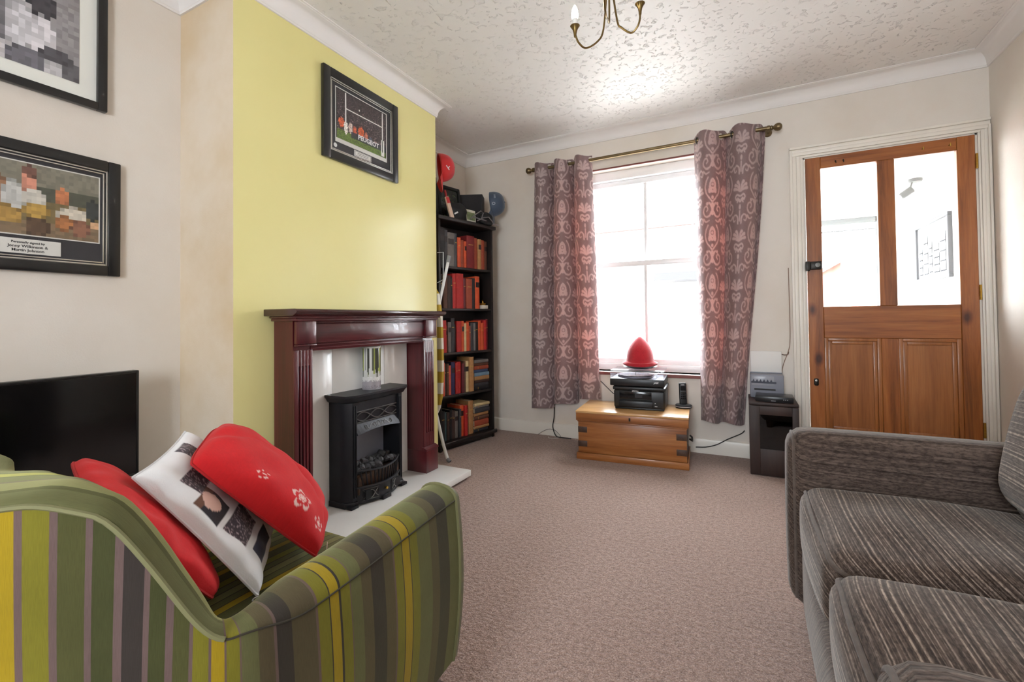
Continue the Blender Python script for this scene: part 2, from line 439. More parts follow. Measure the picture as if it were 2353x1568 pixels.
wbox('muntin', M_PINE_V, d1, c1, c2, dy0+.001, dy1, 1.027, 1.921); wbox('muntin', M_PINE_V, d1, c1, c2, dy0+.001, dy1, .225, .827)
wbox('top_rail', M_PINE_H, d1, c0, c3, dy0+.0005, dy1, 1.921, dz1); wbox('lock_rail', M_PINE_H, d1, c0, c3, dy0+.0005, dy1, .827, 1.027)
wbox('bottom_rail', M_PINE_H, d1, c0, c3, dy0+.0005, dy1, .008, .225)
for a, b in ((c0, c1), (c2, c3)):
    wbox('pane', M_GLASS, d1, a, b, YB+.008, YB+.012, 1.027, 1.921, bev=0)
    p = wbox('panel', M_PINE_P, d1, a, b, YB+.006, YB+.018, .225, .827)
    bm = NB(); e = .020
    for q in range(2):   # stepped moulding round the panel
        o, yy = (0, dy0+.004) if q == 0 else (e, dy0+.011)
        box(bm, a+o, a+o+e, yy, YB+.007, .225+o, .827-o, .003); box(bm, b-o-e, b-o, yy, YB+.007, .225+o, .827-o, .003)
        box(bm, a+o+e, b-o-e, yy, YB+.007, .827-o-e, .827-o, .003); box(bm, a+o+e, b-o-e, yy, YB+.007, .225+o, .225+o+e, .003)
    obj('moulding', bm, M_PINE_P, p, world=True)
for zz in (1.80, 1.05, 0.27):
    bm = NB(); box(bm, dx1+.002, dx1+.010, dy0-.004, dy0+.002, zz, zz+.085, .001)
    for k in range(5): lathe(bm, [(0, 0), (.006, 0), (.006, .0165), (0, .0165)], 10, Tm(dx1+.003, dy0-.006, zz+.0172*k))
    obj('hinge', bm, M_BRASS, d1, world=True)
bm = NB(); box(bm, dx0-.012, dx0+.012, dy0-.03, dy0, 1.262, 1.322, .003); box(bm, dx0+.013, dx0+.075, dy0-.028, dy0, 1.268, 1.320, .006)
lk = obj('night_latch', bm, M_BLACKMETAL, d1, world=True)
obj('latch_knob', lathe(NB(), [(0, 0), (.008, 0), (.008, .012), (.014, .016), (.014, .024), (0, .026)], 14, Tm(dx0+.05, dy0-.028, 1.294, rx=PI/2)), mat('grey_latch_knob', (110, 108, 104), .4, .5), lk, world=True)
bm = NB(); box(bm, .399, .424, dy0-.006, dy0, .520, .566, .008); ke = obj('escutcheon', bm, M_BLACKMETAL, d1, world=True)
obj('keyhole_cover', lathe(NB(), [(0, 0), (.006, 0), (.006, .003), (0, .004)], 12, Tm(.411, dy0-.006, .552, rx=PI/2)), mat('pale_keyhole', (200, 196, 188), .3, .8), ke, world=True)
for xx in (.54, .58, .965, 1.085):
    bm = NB(); tube(bm, [(xx, dy0, 1.955), (xx, dy0-.014, 1.955), (xx, dy0-.022, 1.945), (xx, dy0-.022, 1.962 if xx > .9 else 1.938)], .003, 8)
    obj('hook', bm, M_BRASS if xx > .9 else M_BLACKMETAL, d1, world=True)
# architrave, stepped
def frame_trim(name, xa, xb, zt, wl, wr, y, m):
    root = structure(name, (xa, y, 0))
    prof = [(0, 0, .010), (.18, .0, .020), (.55, .0, .014), (.80, .0, .024)]
    def strips(bm, lo, hi, fn):
        w = hi-lo
        for k, (a, b, th) in enumerate(((0, .2, .011), (.2, .5, .018), (.5, .78, .014), (.78, 1, .024))):
            fn(bm, lo+a*w, lo+b*w, th)
    bm = NB(); strips(bm, 0, wl, lambda q, a, b, th: box(q, xa-b, xa-a, y-th, y, 0, zt+a*.9, .003)); obj('left_jamb_moulding', bm, m, root, world=True)
    bm = NB(); strips(bm, 0, wr, lambda q, a, b, th: box(q, xb+a, xb+b, y-th, y, 0, zt+a*.9, .003)); obj('right_jamb_moulding', bm, m, root, world=True)
    bm = NB(); strips(bm, 0, wl, lambda q, a, b, th: box(q, xa-wl, xb+wr, y-th, y, zt+a, zt+b, .003)); obj('head_moulding', bm, m, root, world=True)
frame_trim('trim_2', DOOR[0]-.012, DOOR[1]+.012, DOOR[3]+.010, .076, XR-.004-DOOR[1]-.012, YB, M_WHITE)
bm = NB(); box(bm, dx0-.012, dx0-.003, YB, YB+.25, 0, dz1+.01); box(bm, dx1+.003, dx1+.012, YB, YB+.25, 0, dz1+.01); box(bm, dx0-.012, dx1+.012, YB, YB+.25, dz1+.001, dz1+.01)
tag(obj('trim_3', bm, M_WHITE, smooth=False), kind='structure')

# ------------------------------------------------------------------ porch behind the door
PX0, PX1, PY1, PZ = 0.10, 1.50, 6.20, 2.18
M_PORCH = mat('white_porch_paint', (240, 238, 234), 0.5)
sbox('floor_porch', mat('grey_porch_tiles', (150, 146, 140), .4, var=.1), PX0-.1, PX1+.1, YB+.02, PY1+.1, -.1, 0)
sbox('ceiling_porch', M_PORCH, PX0-.1, PX1+.1, YB+.25, PY1+.1, PZ, PZ+.1)
sbox('wall_porch_right', M_PORCH, PX1, PX1+.1, YB+.25, PY1+.1, 0, PZ)
sbox('wall_porch_left', M_PORCH, PX0-.1, PX0, YB+.25, PY1+.1, 0, .80)
wall_with_holes('wall_porch_front', PX0-.1, PX1+.1, PY1, PY1+.1, PZ, [(PX0+.06, 1.36, .80, 2.06)], M_PORCH)
w3 = structure('window_added_porch', (PX0, 4.4, .8))  # unseen side glazing, added so skylight brightens the porch
bm = NB()
for a in (YB+.25, 4.9, PY1-.05): box(bm, PX0-.07, PX0-.02, a, a+.05, .80, PZ, .004)
box(bm, PX0-.07, PX0-.02, YB+.25, PY1, PZ-.06, PZ, .004); box(bm, PX0-.07, PX0-.02, YB+.25, PY1, .8, .86, .004)
obj('window_frame', bm, M_PVC, w3, world=True)
for a, b in ((YB+.30, 4.9), (4.95, PY1-.05)): wbox('pane', M_GLASS, w3, PX0-.047, PX0-.043, a, b, .86, PZ-.06, bev=0)
w4 = structure('window_4', (.7, PY1, .8))
bm = NB()
for a in (PX0+.06, .62, 1.31): box(bm, a, a+.05, PY1+.02, PY1+.07, .80, 2.06, .004)
box(bm, PX0+.06, 1.36, PY1+.02, PY1+.07, 2.00, 2.06, .004); box(bm, PX0+.06, 1.36, PY1+.02, PY1+.07, .8, .86, .004)
box(bm, PX0+.06, 1.36, PY1+.03, PY1+.06, 1.92, 1.935, .004)
obj('window_frame', bm, mat('pale_grey_porch_frame', (112, 114, 114), .5), w4, world=True)
for a, b in ((PX0+.11, .62), (.67, 1.31)): wbox('pane', M_GLASS, w4, a, b, PY1+.04, PY1+.044, .86, 2.00, bev=0)
portal('portal_porch_left', (PX0-.09, 5.0, 1.55), (0, -PI/2, 0), 1.4, 2.4)
portal('portal_porch_front', (.76, PY1+.09, 1.46), (-PI/2, 0, 0), 1.2, 1.3)
# ceiling spotlight seen through the right pane
M_SILV = mat('brushed_silver', (170, 170, 168), .35, .9); M_SPOT = mat('dull_grey_lamp', (88, 88, 86), .5)
sp = thing('ceiling_spotlight', 'silver single spotlight on the porch ceiling, seen through the right door pane', 'spotlight', (1.385, 5.2, PZ))
obj('ceiling_plate', lathe(NB(), [(0, 0), (.05, 0), (.05, -.022), (.044, -.028), (0, -.028)], 24), M_SPOT, sp)
obj('stem', tube(NB(), [(-.02, 0, -.02), (-.03, 0, -.06), (-.035, 0, -.085)], .007, 10), M_SPOT, sp)
obj('lamp_head', lathe(NB(), [(0, -.055), (.022, -.055), (.03, -.04), (.031, .045), (.026, .045), (.024, -.02), (0, -.02)], 20, Tm(-.06, 0, -.115, ry=.95)), M_SPOT, sp)
# framed picture on the porch wall
fp = thing('porch_picture', 'grey framed street print on the white porch wall, seen through the right door pane', 'picture', (PX1, 5.2, 1.45))
bm = NB(); px = PX1; ya_, yb_, za_, zb_ = 4.80, 5.58, 1.27, 1.80
for q in ((ya_, yb_, za_, za_+.03), (ya_, yb_, zb_-.03, zb_), (ya_, ya_+.04, za_+.03, zb_-.03), (yb_-.03, yb_, za_+.03, zb_-.03)): box(bm, px-.03, px, *q, .003)
obj('frame', bm, mat('dull_grey_frame', (74, 74, 76), .5), fp, world=True)
wbox('backing', mat('white_print_paper', (236, 236, 236), .6), fp, px-.012, px-.004, ya_+.03, yb_-.02, za_+.02, zb_-.02, bev=0)
bm = NB()
for (ya1, yb1, za1, zb1) in ((4.90, 5.02, 1.33, 1.66), (5.04, 5.16, 1.33, 1.58), (5.20, 5.27, 1.34, 1.62), (5.30, 5.40, 1.33, 1.70), (5.44, 5.52, 1.33, 1.60)):
    for k in range(4): box(bm, px-.0145, px-.0122, ya1, yb1, za1+k*(zb1-za1)/4, za1+k*(zb1-za1)/4+.012)
    box(bm, px-.0145, px-.0122, ya1, ya1+.008, za1, zb1)
obj('street_drawing', bm, mat('pencil_grey_print', (34, 36, 38), .8), fp, world=True)

# ------------------------------------------------------------------ street outside
sbox('ground', mat('pale_pavement', (178, 174, 168), .9, var=.1, vs=2), -30, 30, YB+.3, 40, -.9, -.8)
M_REND = mat('white_render', (238, 234, 228), .8); M_TERR = mat('pale_red_brick_band', (196, 150, 132), .8); M_ROOF = mat('grey_roof_tiles', (120, 116, 112), .8, var=.2, vs=3)
M_DKWIN = mat('dark_house_window', (62, 70, 88), .3)
def house(x0, x1, y0, eave, ridge, label, wins, doors, roofrows=5, gable=False):
    h = thing('house', label, 'house', ((x0+x1)/2, y0, -.8))
    obj('wall', box(NB(), x0, x1, y0, y0+6, -.8, eave), M_REND, h, world=True)
    bm = NB(); box(bm, x0, x1, y0-.04, y0, eave-.35, eave-.12); obj('brick_band', bm, M_TERR, h, world=True)
    bm = NB(); box(bm, x0-.1, x1+.1, y0-.32, y0-.18, eave-.10, eave); obj('gutter', bm, mat('dark_gutter', (34, 32, 32), .5), h, world=True)
    for k in range(roofrows):
        a, b = k/roofrows, (k+1)/roofrows
        bm = NB(); ya_, yb_ = y0-.25+3.25*a, y0-.25+3.25*b; za_, zb_ = eave+(ridge-eave)*a, eave+(ridge-eave)*b
        add(bm, [(x0-.1, ya_, za_+.06), (x1+.1, ya_, za_+.06), (x1+.1, yb_, zb_), (x0-.1, yb_, zb_), (x0-.1, ya_, za_), (x1+.1, ya_, za_)], [(0, 1, 2, 3), (4, 5, 1, 0)])
        obj('roof_course', bm, M_ROOF, h, world=True)
    for (a, b, c, d) in wins:
        bm = NB(); box(bm, a, b, y0-.05, y0, c, d); f = obj('window_frame', bm, M_DKWIN, h, world=True)
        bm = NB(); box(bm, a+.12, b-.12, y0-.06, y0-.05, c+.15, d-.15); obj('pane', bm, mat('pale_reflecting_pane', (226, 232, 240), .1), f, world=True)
    for (a, b, c, d) in doors:
        bm = NB(); box(bm, a, b, y0-1.0, y0, d, d+.22); obj('porch_canopy', bm, mat('dark_canopy', (44, 42, 42), .7), h, world=True)
    return h
house(-9, 1.2, 14.0, 3.72, 5.4, 'white rendered house across the street with grey tiled roof, seen through the window', [(-1.75, -.75, .45, 1.75), (-5.2, -4.0, .3, 1.7)], [(-2.2, -.3, 0, 2.0)])
g = thing('gabled_house', 'pale red gabled house seen faintly through the left door pane', 'house', (3.9, 17, -.8))
bm = NB(); prism(bm, [(2.7, -.8), (6.6, -.8), (6.6, 2.62), (4.65, 3.8), (2.7, 2.62)], 17, 22, 'y'); obj('wall', bm, mat('faded_red_brick', (168, 112, 98), .9), g, world=True)
bm = NB()
for (a, b) in (((2.45, 2.47), (4.65, 3.82)), ((4.65, 3.82), (6.85, 2.47))):
    add(bm, [(a[0], 16.8, a[1]), (b[0], 16.8, b[1]), (b[0], 22, b[1]), (a[0], 22, a[1]), (a[0], 16.8, a[1]+.14), (b[0], 16.8, b[1]+.14), (b[0], 22, b[1]+.14), (a[0], 22, a[1]+.14)], _BF)
obj('roof', bm, M_ROOF, g, world=True)
# parked car
def car(x, y, label, paint):
    c = thing('car', label, 'car', (x, y, -.8))
    prof = [(-2.0, .35), (-2.02, .65), (-1.75, .85), (-1.0, .95), (-.45, 1.38), (.75, 1.42), (1.45, 1.0), (1.95, .92), (2.02, .4), (1.7, .3), (-1.7, .3)]
    bm = NB(); prism(bm, prof, -.8, .8, 'y', bev=.05); obj('body', bm, paint, c)
    bm = NB(); prism(bm, [(-.85, .98), (-.4, 1.32), (.15, 1.35), (.15, .98)], -.82, .82, 'y'); obj('side_window', bm, M_DKWIN, c)
    bm = NB(); prism(bm, [(.22, .98), (.22, 1.35), (.72, 1.36), (1.25, 1.0)], -.82, .82, 'y'); obj('side_window', bm, M_DKWIN, c)
    for xx in (-1.25, 1.25):
        for yy in (-.82, .66): obj('wheel', lathe(NB(), [(0, 0), (.18, 0), (.2, -.02), (.31, -.02), (.33, .02), (.33, .14), (.3, .16), (0, .16)], 24, Tm(xx, yy+.16, .33, rx=PI/2)), mat('tyre', (40, 40, 42), .7), c)
car(-.4, 10.2, 'pale car parked in the street outside the window', mat('pale_car_paint', (214, 216, 220), .2))
car(-6.2, 10.6, 'red car parked further along the street outside the window', mat('red_car_paint', (190, 70, 70), .2))

# ------------------------------------------------------------------ curtain pole and curtains
M_POLE = mat('antique_brass_pole', (122, 104, 74), .35, .8)
PZ_, PY_ = 2.212, 3.41
pole = thing('curtain_pole', 'antique brass curtain pole with ball finials above the window', 'curtain pole', (-.66, PY_, PZ_))
obj('rod', tube(NB(), [(-1.535, PY_, PZ_-.002), (.182, PY_, PZ_+.003)], .0125, 14), M_POLE, pole, world=True)
for s, xx in ((-1, -1.534), (1, .181)):
    pr = [(0, 0), (.0125, 0), (.016, .004), (.016, .010), (.011, .016), (.012, .02), (.021, .028), (.026, .042), (.024, .056), (.014, .066), (0, .069)]
    obj('finial', lathe(NB(), pr, 20, Tm(xx, PY_, PZ_, ry=s*PI/2)), M_POLE, pole, world=True)
for xx in (-1.527, .170):
    bm = NB(); tube(bm, [(xx, PY_, PZ_), (xx, YB-.012, PZ_)], .007, 10); lathe(bm, [(0, 0), (.026, 0), (.026, .006), (.02, .012), (0, .012)], 20, Tm(xx, YB, PZ_, rx=PI/2)); lathe(bm, [(.0135, -.008), (.019, -.008), (.019, .008), (.0135, .008)], 20, Tm(xx, PY_, PZ_, ry=PI/2))
    obj('bracket', bm, M_POLE, pole, world=True)
def catmull(P, n):
    P = [P[0]*2-P[1]]+P+[P[-1]*2-P[-2]]; out = []
    for i in range(1, len(P)-2):
        for k in range(n):
            t = k/n; a, b, c, d = P[i-1:i+3]
            out.append(.5*((2*b)+(c-a)*t+(2*a-5*b+4*c-d)*t*t+(3*b-a-3*c+d)*t**3))
    return out+[P[-2]]
# woven scroll pattern: half tile a x h, distance to sampled strokes
def damask_tile(a=.155, h=.33, res=.0025):
    nu, nv = int(a/res)+1, int(h/res)
    U, V = np.meshgrid(np.arange(nu)*res, np.arange(nv)*res, indexing='ij'); D = np.full(U.shape, 9.0)
    def stroke(pts, r0, r1=None):
        pts = np.array(pts); n = len(pts); rr = np.linspace(r0, r0 if r1 is None else r1, n)
        for (x, y), r in zip(pts, rr):
            for dy in (-h, 0, h):
                np.minimum(D, np.hypot(U-x, V-(y+dy))-r, out=D)
    def spiral(cx, cy, r0, r1, t0, t1, n=60):
        t = np.linspace(t0, t1, n); r = np.linspace(r0, r1, n); return np.stack([cx+r*np.cos(t), cy+r*np.sin(t)], 1)
    def poly(pts, r0, r1=None, n=90):      # smooth stroke through points
        pts = [Vector((p[0], p[1], 0)) for p in pts]; c = catmull(pts, max(2, n//(len(pts)-1))); stroke([(q.x, q.y) for q in c], r0, r1)
    def ell(cx, cy, rx, ry): np.minimum(D, (np.hypot((U-cx)/rx, (V-cy)/ry)-1)*min(rx, ry), out=D)
    # flower bulb on the axis, medallion outline round it
    ell(0, .060, .034, .042); ell(.026, .085, .014, .020); poly([(0, .005), (.012, .02), (.02, .04)], .006, .012)
    D[:] = np.maximum(D, -(np.abs(np.hypot(U, V-.045)-.013)-.0028)); D[:] = np.maximum(D, -(np.hypot(U, V-.08)-.004))
    ell(0, .133, .010, .013)
    poly([(.004, .160), (.030, .136), (.058, .104), (.068, .062), (.058, .022), (.040, -.006)], .0058)
    # trident foot and big C scroll
    poly([(0, .180), (0, .245)], .013, .010); poly([(.004, .200), (.022, .178), (.034, .170)], .010, .005)
    poly([(.008, .230), (.028, .258), (.060, .264), (.084, .240), (.080, .206), (.056, .194), (.044, .214), (.056, .228)], .0075, .005); ell(.050, .176, .012, .011)
    poly([(.030, .290), (.060, .300), (.084, .282)], .004, .008)
    # palmette column on the tile edge
    a_ = a
    for dx, dy in ((.058, .022), (.050, .048), (.026, .066)): poly([(a_-.004, .120), (a_-dx*.55, .120-dy*.75), (a_-dx, .120-dy)], .004, .0115)
    poly([(a_-.004, .150), (a_-.030, .138), (a_-.044, .154), (a_-.034, .172), (a_-.022, .164)], .0065, .007); poly([(a_-.004, .185), (a_-.016, .172), (a_-.028, .190)], .008, .005)
    ell(a_, .222, .0095, .019); poly([(a_, .250), (a_, .315)], .0065)
    poly([(a_-.016, .330), (a_-.020, .290), (a_-.044, .272), (a_-.064, .292), (a_-.056, .316), (a_-.042, .308)], .0065, .0045)
    return np.clip(.5-D/.003, 0, 1), res
TILE, TRES = damask_tile()
def damask(u, v, a=.155, h=.33):
    um = np.abs(((u+a) % (2*a))-a); vm = v % h
    i = np.clip((um/TRES).astype(int), 0, TILE.shape[0]-1); j = np.clip((vm/TRES).astype(int), 0, TILE.shape[1]-1)
    return TILE[i, j]
M_CURT = vcol('mauve_scroll_curtain_cloth', .55, sheen=.3, bump=.15, bs=500, translucent=(.34, (1.0, .60, .48, 1)))
M_RING = mat('eyelet_ring_metal', (70, 66, 62), .4, .8)
def curtain(label, top, bot, zt, zb, waves, phase, cloth_w, sag, seed):
    c = thing('curtain', label, 'curtain', ((bot[0]+bot[1])/2, PY_, zb), group=None)
    nu, nv = 230, 430
    s = np.linspace(0, 1, nu)[:, None]; t = np.linspace(0, 1, nv)[None, :]     # t: 0 top, 1 hem
    rs = np.random.RandomState(seed)
    xa = top[0]+(bot[0]-top[0])*t**1.2; xb = top[1]+(bot[1]-top[1])*t**1.2
    ph = 2*PI*waves*s+phase + .25*np.sin(3*t+seed)*t
    amp = .062-.010*t + .006*np.sin(5*s*PI+seed)*t
    X = xa+(xb-xa)*(s - .052*(np.cos(ph)-math.cos(phase)*(1-s)-math.cos(phase+2*PI*waves)*s)) + .006*np.sin(7*t+4*s+seed)*t
    Y = PY_ - amp*np.sin(ph) - .010*t*np.sin(11*s+2.3*t+seed) + .012*t
    Z = zt + (zb-zt)*t + 0*s + .012*np.sin(ph+.6)*(t**6) + sag*(s-.5)*t**4
    top_w = np.exp(-((t)/.015)**2)
    Z = Z + .010*np.sin(2*ph)*top_w
    P = np.stack([X, Y, Z*np.ones_like(X)], -1)
    u = s*cloth_w+.04*seed + 0*t; v = (zt-Z)
    k = damask(u, v)[..., None]
    base = np.array([lin(152), lin(130), lin(130)]); mot = np.array([lin(204), lin(186), lin(185)])
    nz = rs.rand(nu, nv, 1)*.10+.95
    cols = (base*(1-k)+mot*k)*nz
    hole = np.hypot(P[..., 1]-PY_, P[..., 2]-PZ_) < .021
    P[..., 0] -= c.location.x; P[..., 1] -= c.location.y; P[..., 2] -= c.location.z
    cl = grid_obj('cloth', P, M_CURT, c, cols, skip=hole)
    md = cl.modifiers.new('thickness', 'SOLIDIFY'); md.thickness = .0025; md.offset = 0
    # hem band and eyelets where the cloth crosses the pole
    for kk in range(int(2*waves)+2):
        sv = (kk*PI-phase)/(2*PI*waves)
        if not .03 < sv < .97: continue
        xx = top[0]+(top[1]-top[0])*sv; bm = NB()
        Mr = Tm(xx-c.location.x, 0, PZ_-zb, rz=(.4 if kk % 2 else -.4)) @ Matrix.Rotation(PI/2, 4, 'Y')
        pts = [Mr @ Vector((.022*math.cos(q*PI/10), .022*math.sin(q*PI/10), 0)) for q in range(20)]
        tube(bm, pts, .0045, 8, closed=True); obj('eyelet', bm, M_RING, c)
    return c
curtain('mauve scroll-patterned eyelet curtain left of the window, above the chest', (-1.515, -1.035), (-1.585, -.990), 2.245, .285, 2.5, .25, 1.15, .13, 1)
curtain('mauve scroll-patterned eyelet curtain right of the window, nearest the door', (-.290, .155), (-.285, -.014), 2.255, .240, 2.0, -.7, 1.05, 0.0, 2)
# ------------------------------------------------------------------ fireplace
M_MAHOG = wood('mahogany_veneer', (54, 15, 20), (84, 26, 32), (102, 35, 40), 'z', 4, .3, .35, bump=.02)
M_MAHOGH = wood('mahogany_veneer_rail', (52, 15, 20), (82, 26, 32), (100, 35, 40), 'y', 4, .3, .35, bump=.02)
M_MAHOGD = wood('dark_mahogany_shelf', (44, 20, 20), (62, 30, 30), (78, 40, 38), 'y', 4, .22, .5, bump=.02)
M_MARBLE = mat('white_marble', (236, 234, 230), .25, var=.03, vs=4, coat=.3)
fs = thing('fireplace_surround', 'dark red mahogany fireplace surround with fluted columns on the yellow wall', 'fireplace', (-1.78, 1.79, .05))
fx = XCH+.012                      # back against the wall
bm = NB()
prism(bm, [(-1.655, 1.025), (fx, 1.025), (fx, .995), (-1.668, .995), (-1.648, 1.003), (-1.640, 1.012), (-1.644, 1.021)], 1.250, 2.305, 'y', bev=.002)
obj('mantel_shelf', bm, M_MAHOGD, fs, world=True)
bm = NB(); box(bm, fx, -1.680, 1.276, 2.294, .985, .995, .003); box(bm, fx, -1.692, 1.284, 2.288, .972, .985, .003)
obj('cornice', bm, M_MAHOGH, fs, world=True)
CL, CR = (1.300, 1.392), (2.178, 2.280)     # column spans in y
bm = NB(); box(bm, fx, -1.728, CL[1]-.004, CR[0]+.004, .838, .972, .002); box(bm, -1.728, -1.716, CL[1]-.01, CR[0]+.01, .874, .960, .003)
box(bm, -1.728, -1.718, CL[1]-.01, CR[0]+.01, .862, .868, .002); box(bm, -1.728, -1.720, CL[1]-.01, CR[0]+.01, .848, .852, .001)
box(bm, -1.728, -1.716, CL[1]-.01, CR[0]+.01, .963, .972, .002)
obj('frieze', bm, M_MAHOGH, fs, world=True)
for (a, b) in (CL, CR):
    w = b-a; bm = NB()
    # face with four recessed flutes
    ys = [a, a+.22*w, a+.30*w, a+.40*w, a+.48*w, a+.58*w, a+.66*w, a+.76*w, a+.84*w, b]
    box(bm, fx, -1.734, a, b, .052, .972)
    for k in range(0, 9, 2): box(bm, -1.734, -1.722, ys[k], ys[k+1], .19, .845, .0015)
    for k in range(1, 9, 2): box(bm, -1.734, -1.722, ys[k], ys[k+1], .19, .285); box(bm, -1.734, -1.722, ys[k], ys[k+1], .775, .845)
    col = obj('column', bm, M_MAHOG, fs, world=True)
    bm = NB(); box(bm, -1.722, -1.700, a-.002, b+.002, .872, .972, .002); box(bm, -1.722, -1.698, a-.004, b+.004, .862, .870, .003)
    obj('corner_block', bm, M_MAHOG, fs, world=True)
    bm = NB(); box(bm, -1.722, -1.690, a-.004, b+.004, .984, .994, .002); obj('bracket_block', bm, M_MAHOG, fs, world=True)
    bm = NB(); box(bm, fx, -1.700, a-.006, b+.006, .052, .182, .002)
    prism(bm, [(-1.700, .182), (-1.696, .186), (-1.698, .194), (-1.708, .198), (-1.722, .204), (-1.734, .204), (-1.734, .182)], a-.008, b+.008, 'y')
    obj('plinth', bm, M_MAHOG, fs, world=True)
bm = NB(); box(bm, XCH+.001, -1.845, 1.399, 1.606, .0525, .837, .001); box(bm, XCH+.001, -1.845, 1.976, 2.171, .0525, .837, .001); box(bm, XCH+.001, -1.8455, 1.608, 1.974, .0525, .837, .001)
bp = thing('hearth_back_panel', 'white marble back panel behind the black fire', 'panel', (XCH, 1.79, .052))
obj('marble_slab', bm, M_MARBLE, bp, world=True)
he = thing('hearth', 'white marble hearth slab on the carpet under the fireplace', 'hearth', (-1.69, 1.79, 0))
obj('slab', box(NB(), XCH+.001, -1.498, 1.235, 2.348, .016, .052, .004), M_MARBLE, he, world=True)
obj('support_board', box(NB(), XCH+.001, -1.53, 1.26, 2.325, 0, .016), mat('dark_hearth_base', (50, 44, 42), .7), he, world=True)

# electric fire
M_IRON = mat('black_cast_metal', (34, 34, 38), .42, .35, bump=.03, bs=200)
M_IRONR = mat('rubbed_pewter_highlight', (120, 118, 118), .35, .8)
M_COALBK = mat('grey_firebox_panel', (122, 124, 136), .45, var=.1, vs=6)
fr = thing('electric_fire', 'black cast electric fire with coal basket on the white hearth', 'fire', (-1.78, 1.79, .052))
ya, yb, xb_, xf = 1.585, 1.995, -1.845, -1.712
for s, y0, y1 in ((1, ya, ya+.052), (-1, yb-.052, yb)):
    bm = NB()
    yo, yi = (y0, y1) if s > 0 else (y1, y0)
    poly = [(xb_, yo), (xb_, yi), (xf, yi), (xf, yo+s*.026), (xf-.030, yo+s*.002), (xf-.06, yo)]
    prism(bm, poly, .058, .565, 'z')
    for q in (.032, .044): box(bm, xf, xf+.006, min(yo+s*q, yo+s*(q+.006)), max(yo+s*q, yo+s*(q+.006)), .10, .55, .0015)
    # foot moulding
    prism(bm, [(xb_, yo-s*.006), (xb_, yi), (xf+.008, yi+s*.004), (xf+.008, yo+s*.024), (xf-.028, yo-s*.004)], .054, .082, 'z', bev=.003)
    obj('side_pillar', bm, M_IRON, fr, world=True)
bm = NB(); pz = [(0, .565), (.012, .572), (.022, .588), (.030, .596), (.030, .606), (0, .606)]
def capring(o): return [(xb_, ya-o*.9), (xf-.060, ya-o*.9), (xf-.028+o, ya+.002-o*.7), (xf+o, ya+.030-o*.4), (xf+o, yb-.030+o*.4), (xf-.028+o, yb-.002+o*.7), (xf-.060, yb+o*.9), (xb_, yb+o*.9)]
rings = [[bm.verts.new((x, y, z)) for x, y in capring(o)] for o, z in pz[:-1]]
for A, Bq in zip(rings[:-1], rings[1:]):
    for k in range(8): bm.faces.new([A[k], A[(k+1) % 8], Bq[(k+1) % 8], Bq[k]])
bm.faces.new(rings[-1]); bm.faces.new(rings[0][::-1]); obj('top_cap', bm, M_IRON, fr, world=True)
yi0, yi1 = ya+.052, yb-.052
obj('fire_back', box(NB(), xb_, xb_+.02, yi0, yi1, .058, .565), M_COALBK, fr, world=True)
bm = NB(); box(bm, xf-.022, xf-.010, yi0, yi1, .515, .566); box(bm, xf-.022, xf-.016, yi0, yi1, .455, .515); n = 12   # canopy: flat grille part then arched hood
for k in range(n):
    a, b = yi0+(yi1-yi0)*k/n, yi0+(yi1-yi0)*(k+1)/n
    za, zb = [.402+.014*math.sin(PI*(q-yi0)/(yi1-yi0)) for q in (a, b)]
    add(bm, [(xf-.012, a, .455), (xf-.012, b, .455), (xf+.010, b, zb), (xf+.010, a, za), (xf-.022, a, .455), (xf-.022, b, .455), (xf+.002, b, zb), (xf+.002, a, za)], [(0, 1, 2, 3), (7, 6, 5, 4), (3, 2, 6, 7), (0, 3, 7, 4), (1, 5, 6, 2)])
bmesh.ops.remove_doubles(bm, verts=bm.verts[:], dist=1e-5); hood = obj('hood', bm, M_IRON, fr, world=True)
bm = NB(); yy = np.linspace(yi0+.012, yi1-.012, 40)     # lattice grille
for s in (1, -1):
    tube(bm, [(xf-.009, y, .487+s*.021*math.sin((y-yi0)/(yi1-yi0)*3*PI)) for y in yy], .0028, 6)
tube(bm, [(xf-.009, y, .514) for y in (yi0+.01, yi1-.01)], .003, 6); tube(bm, [(xf-.009, y, .460) for y in (yi0+.01, yi1-.01)], .003, 6)
obj('lattice_grille', bm, M_IRONR, hood, world=True)
bm = NB()
def hp(y, z): return (xf-.010+.022*(.455-z)/.05, y, z)
yc = (yi0+yi1)/2
for dy, r in ((0, .014), (-.028, .011), (.028, .011), (-.088, .009), (.088, .009)):
    tube(bm, [hp(yc+dy+r*.75*math.cos(q*PI/8), .432+r*math.sin(q*PI/8)) for q in range(16)], .0022, 6, closed=True)
for s in (-1, 1): tube(bm, [hp(yc+s*(.038+.045*t), .432+.010*math.sin(t*2*PI)) for t in np.linspace(0, 1, 10)], .0022, 6)
obj('scroll_ornament', bm, M_IRONR, hood, world=True)
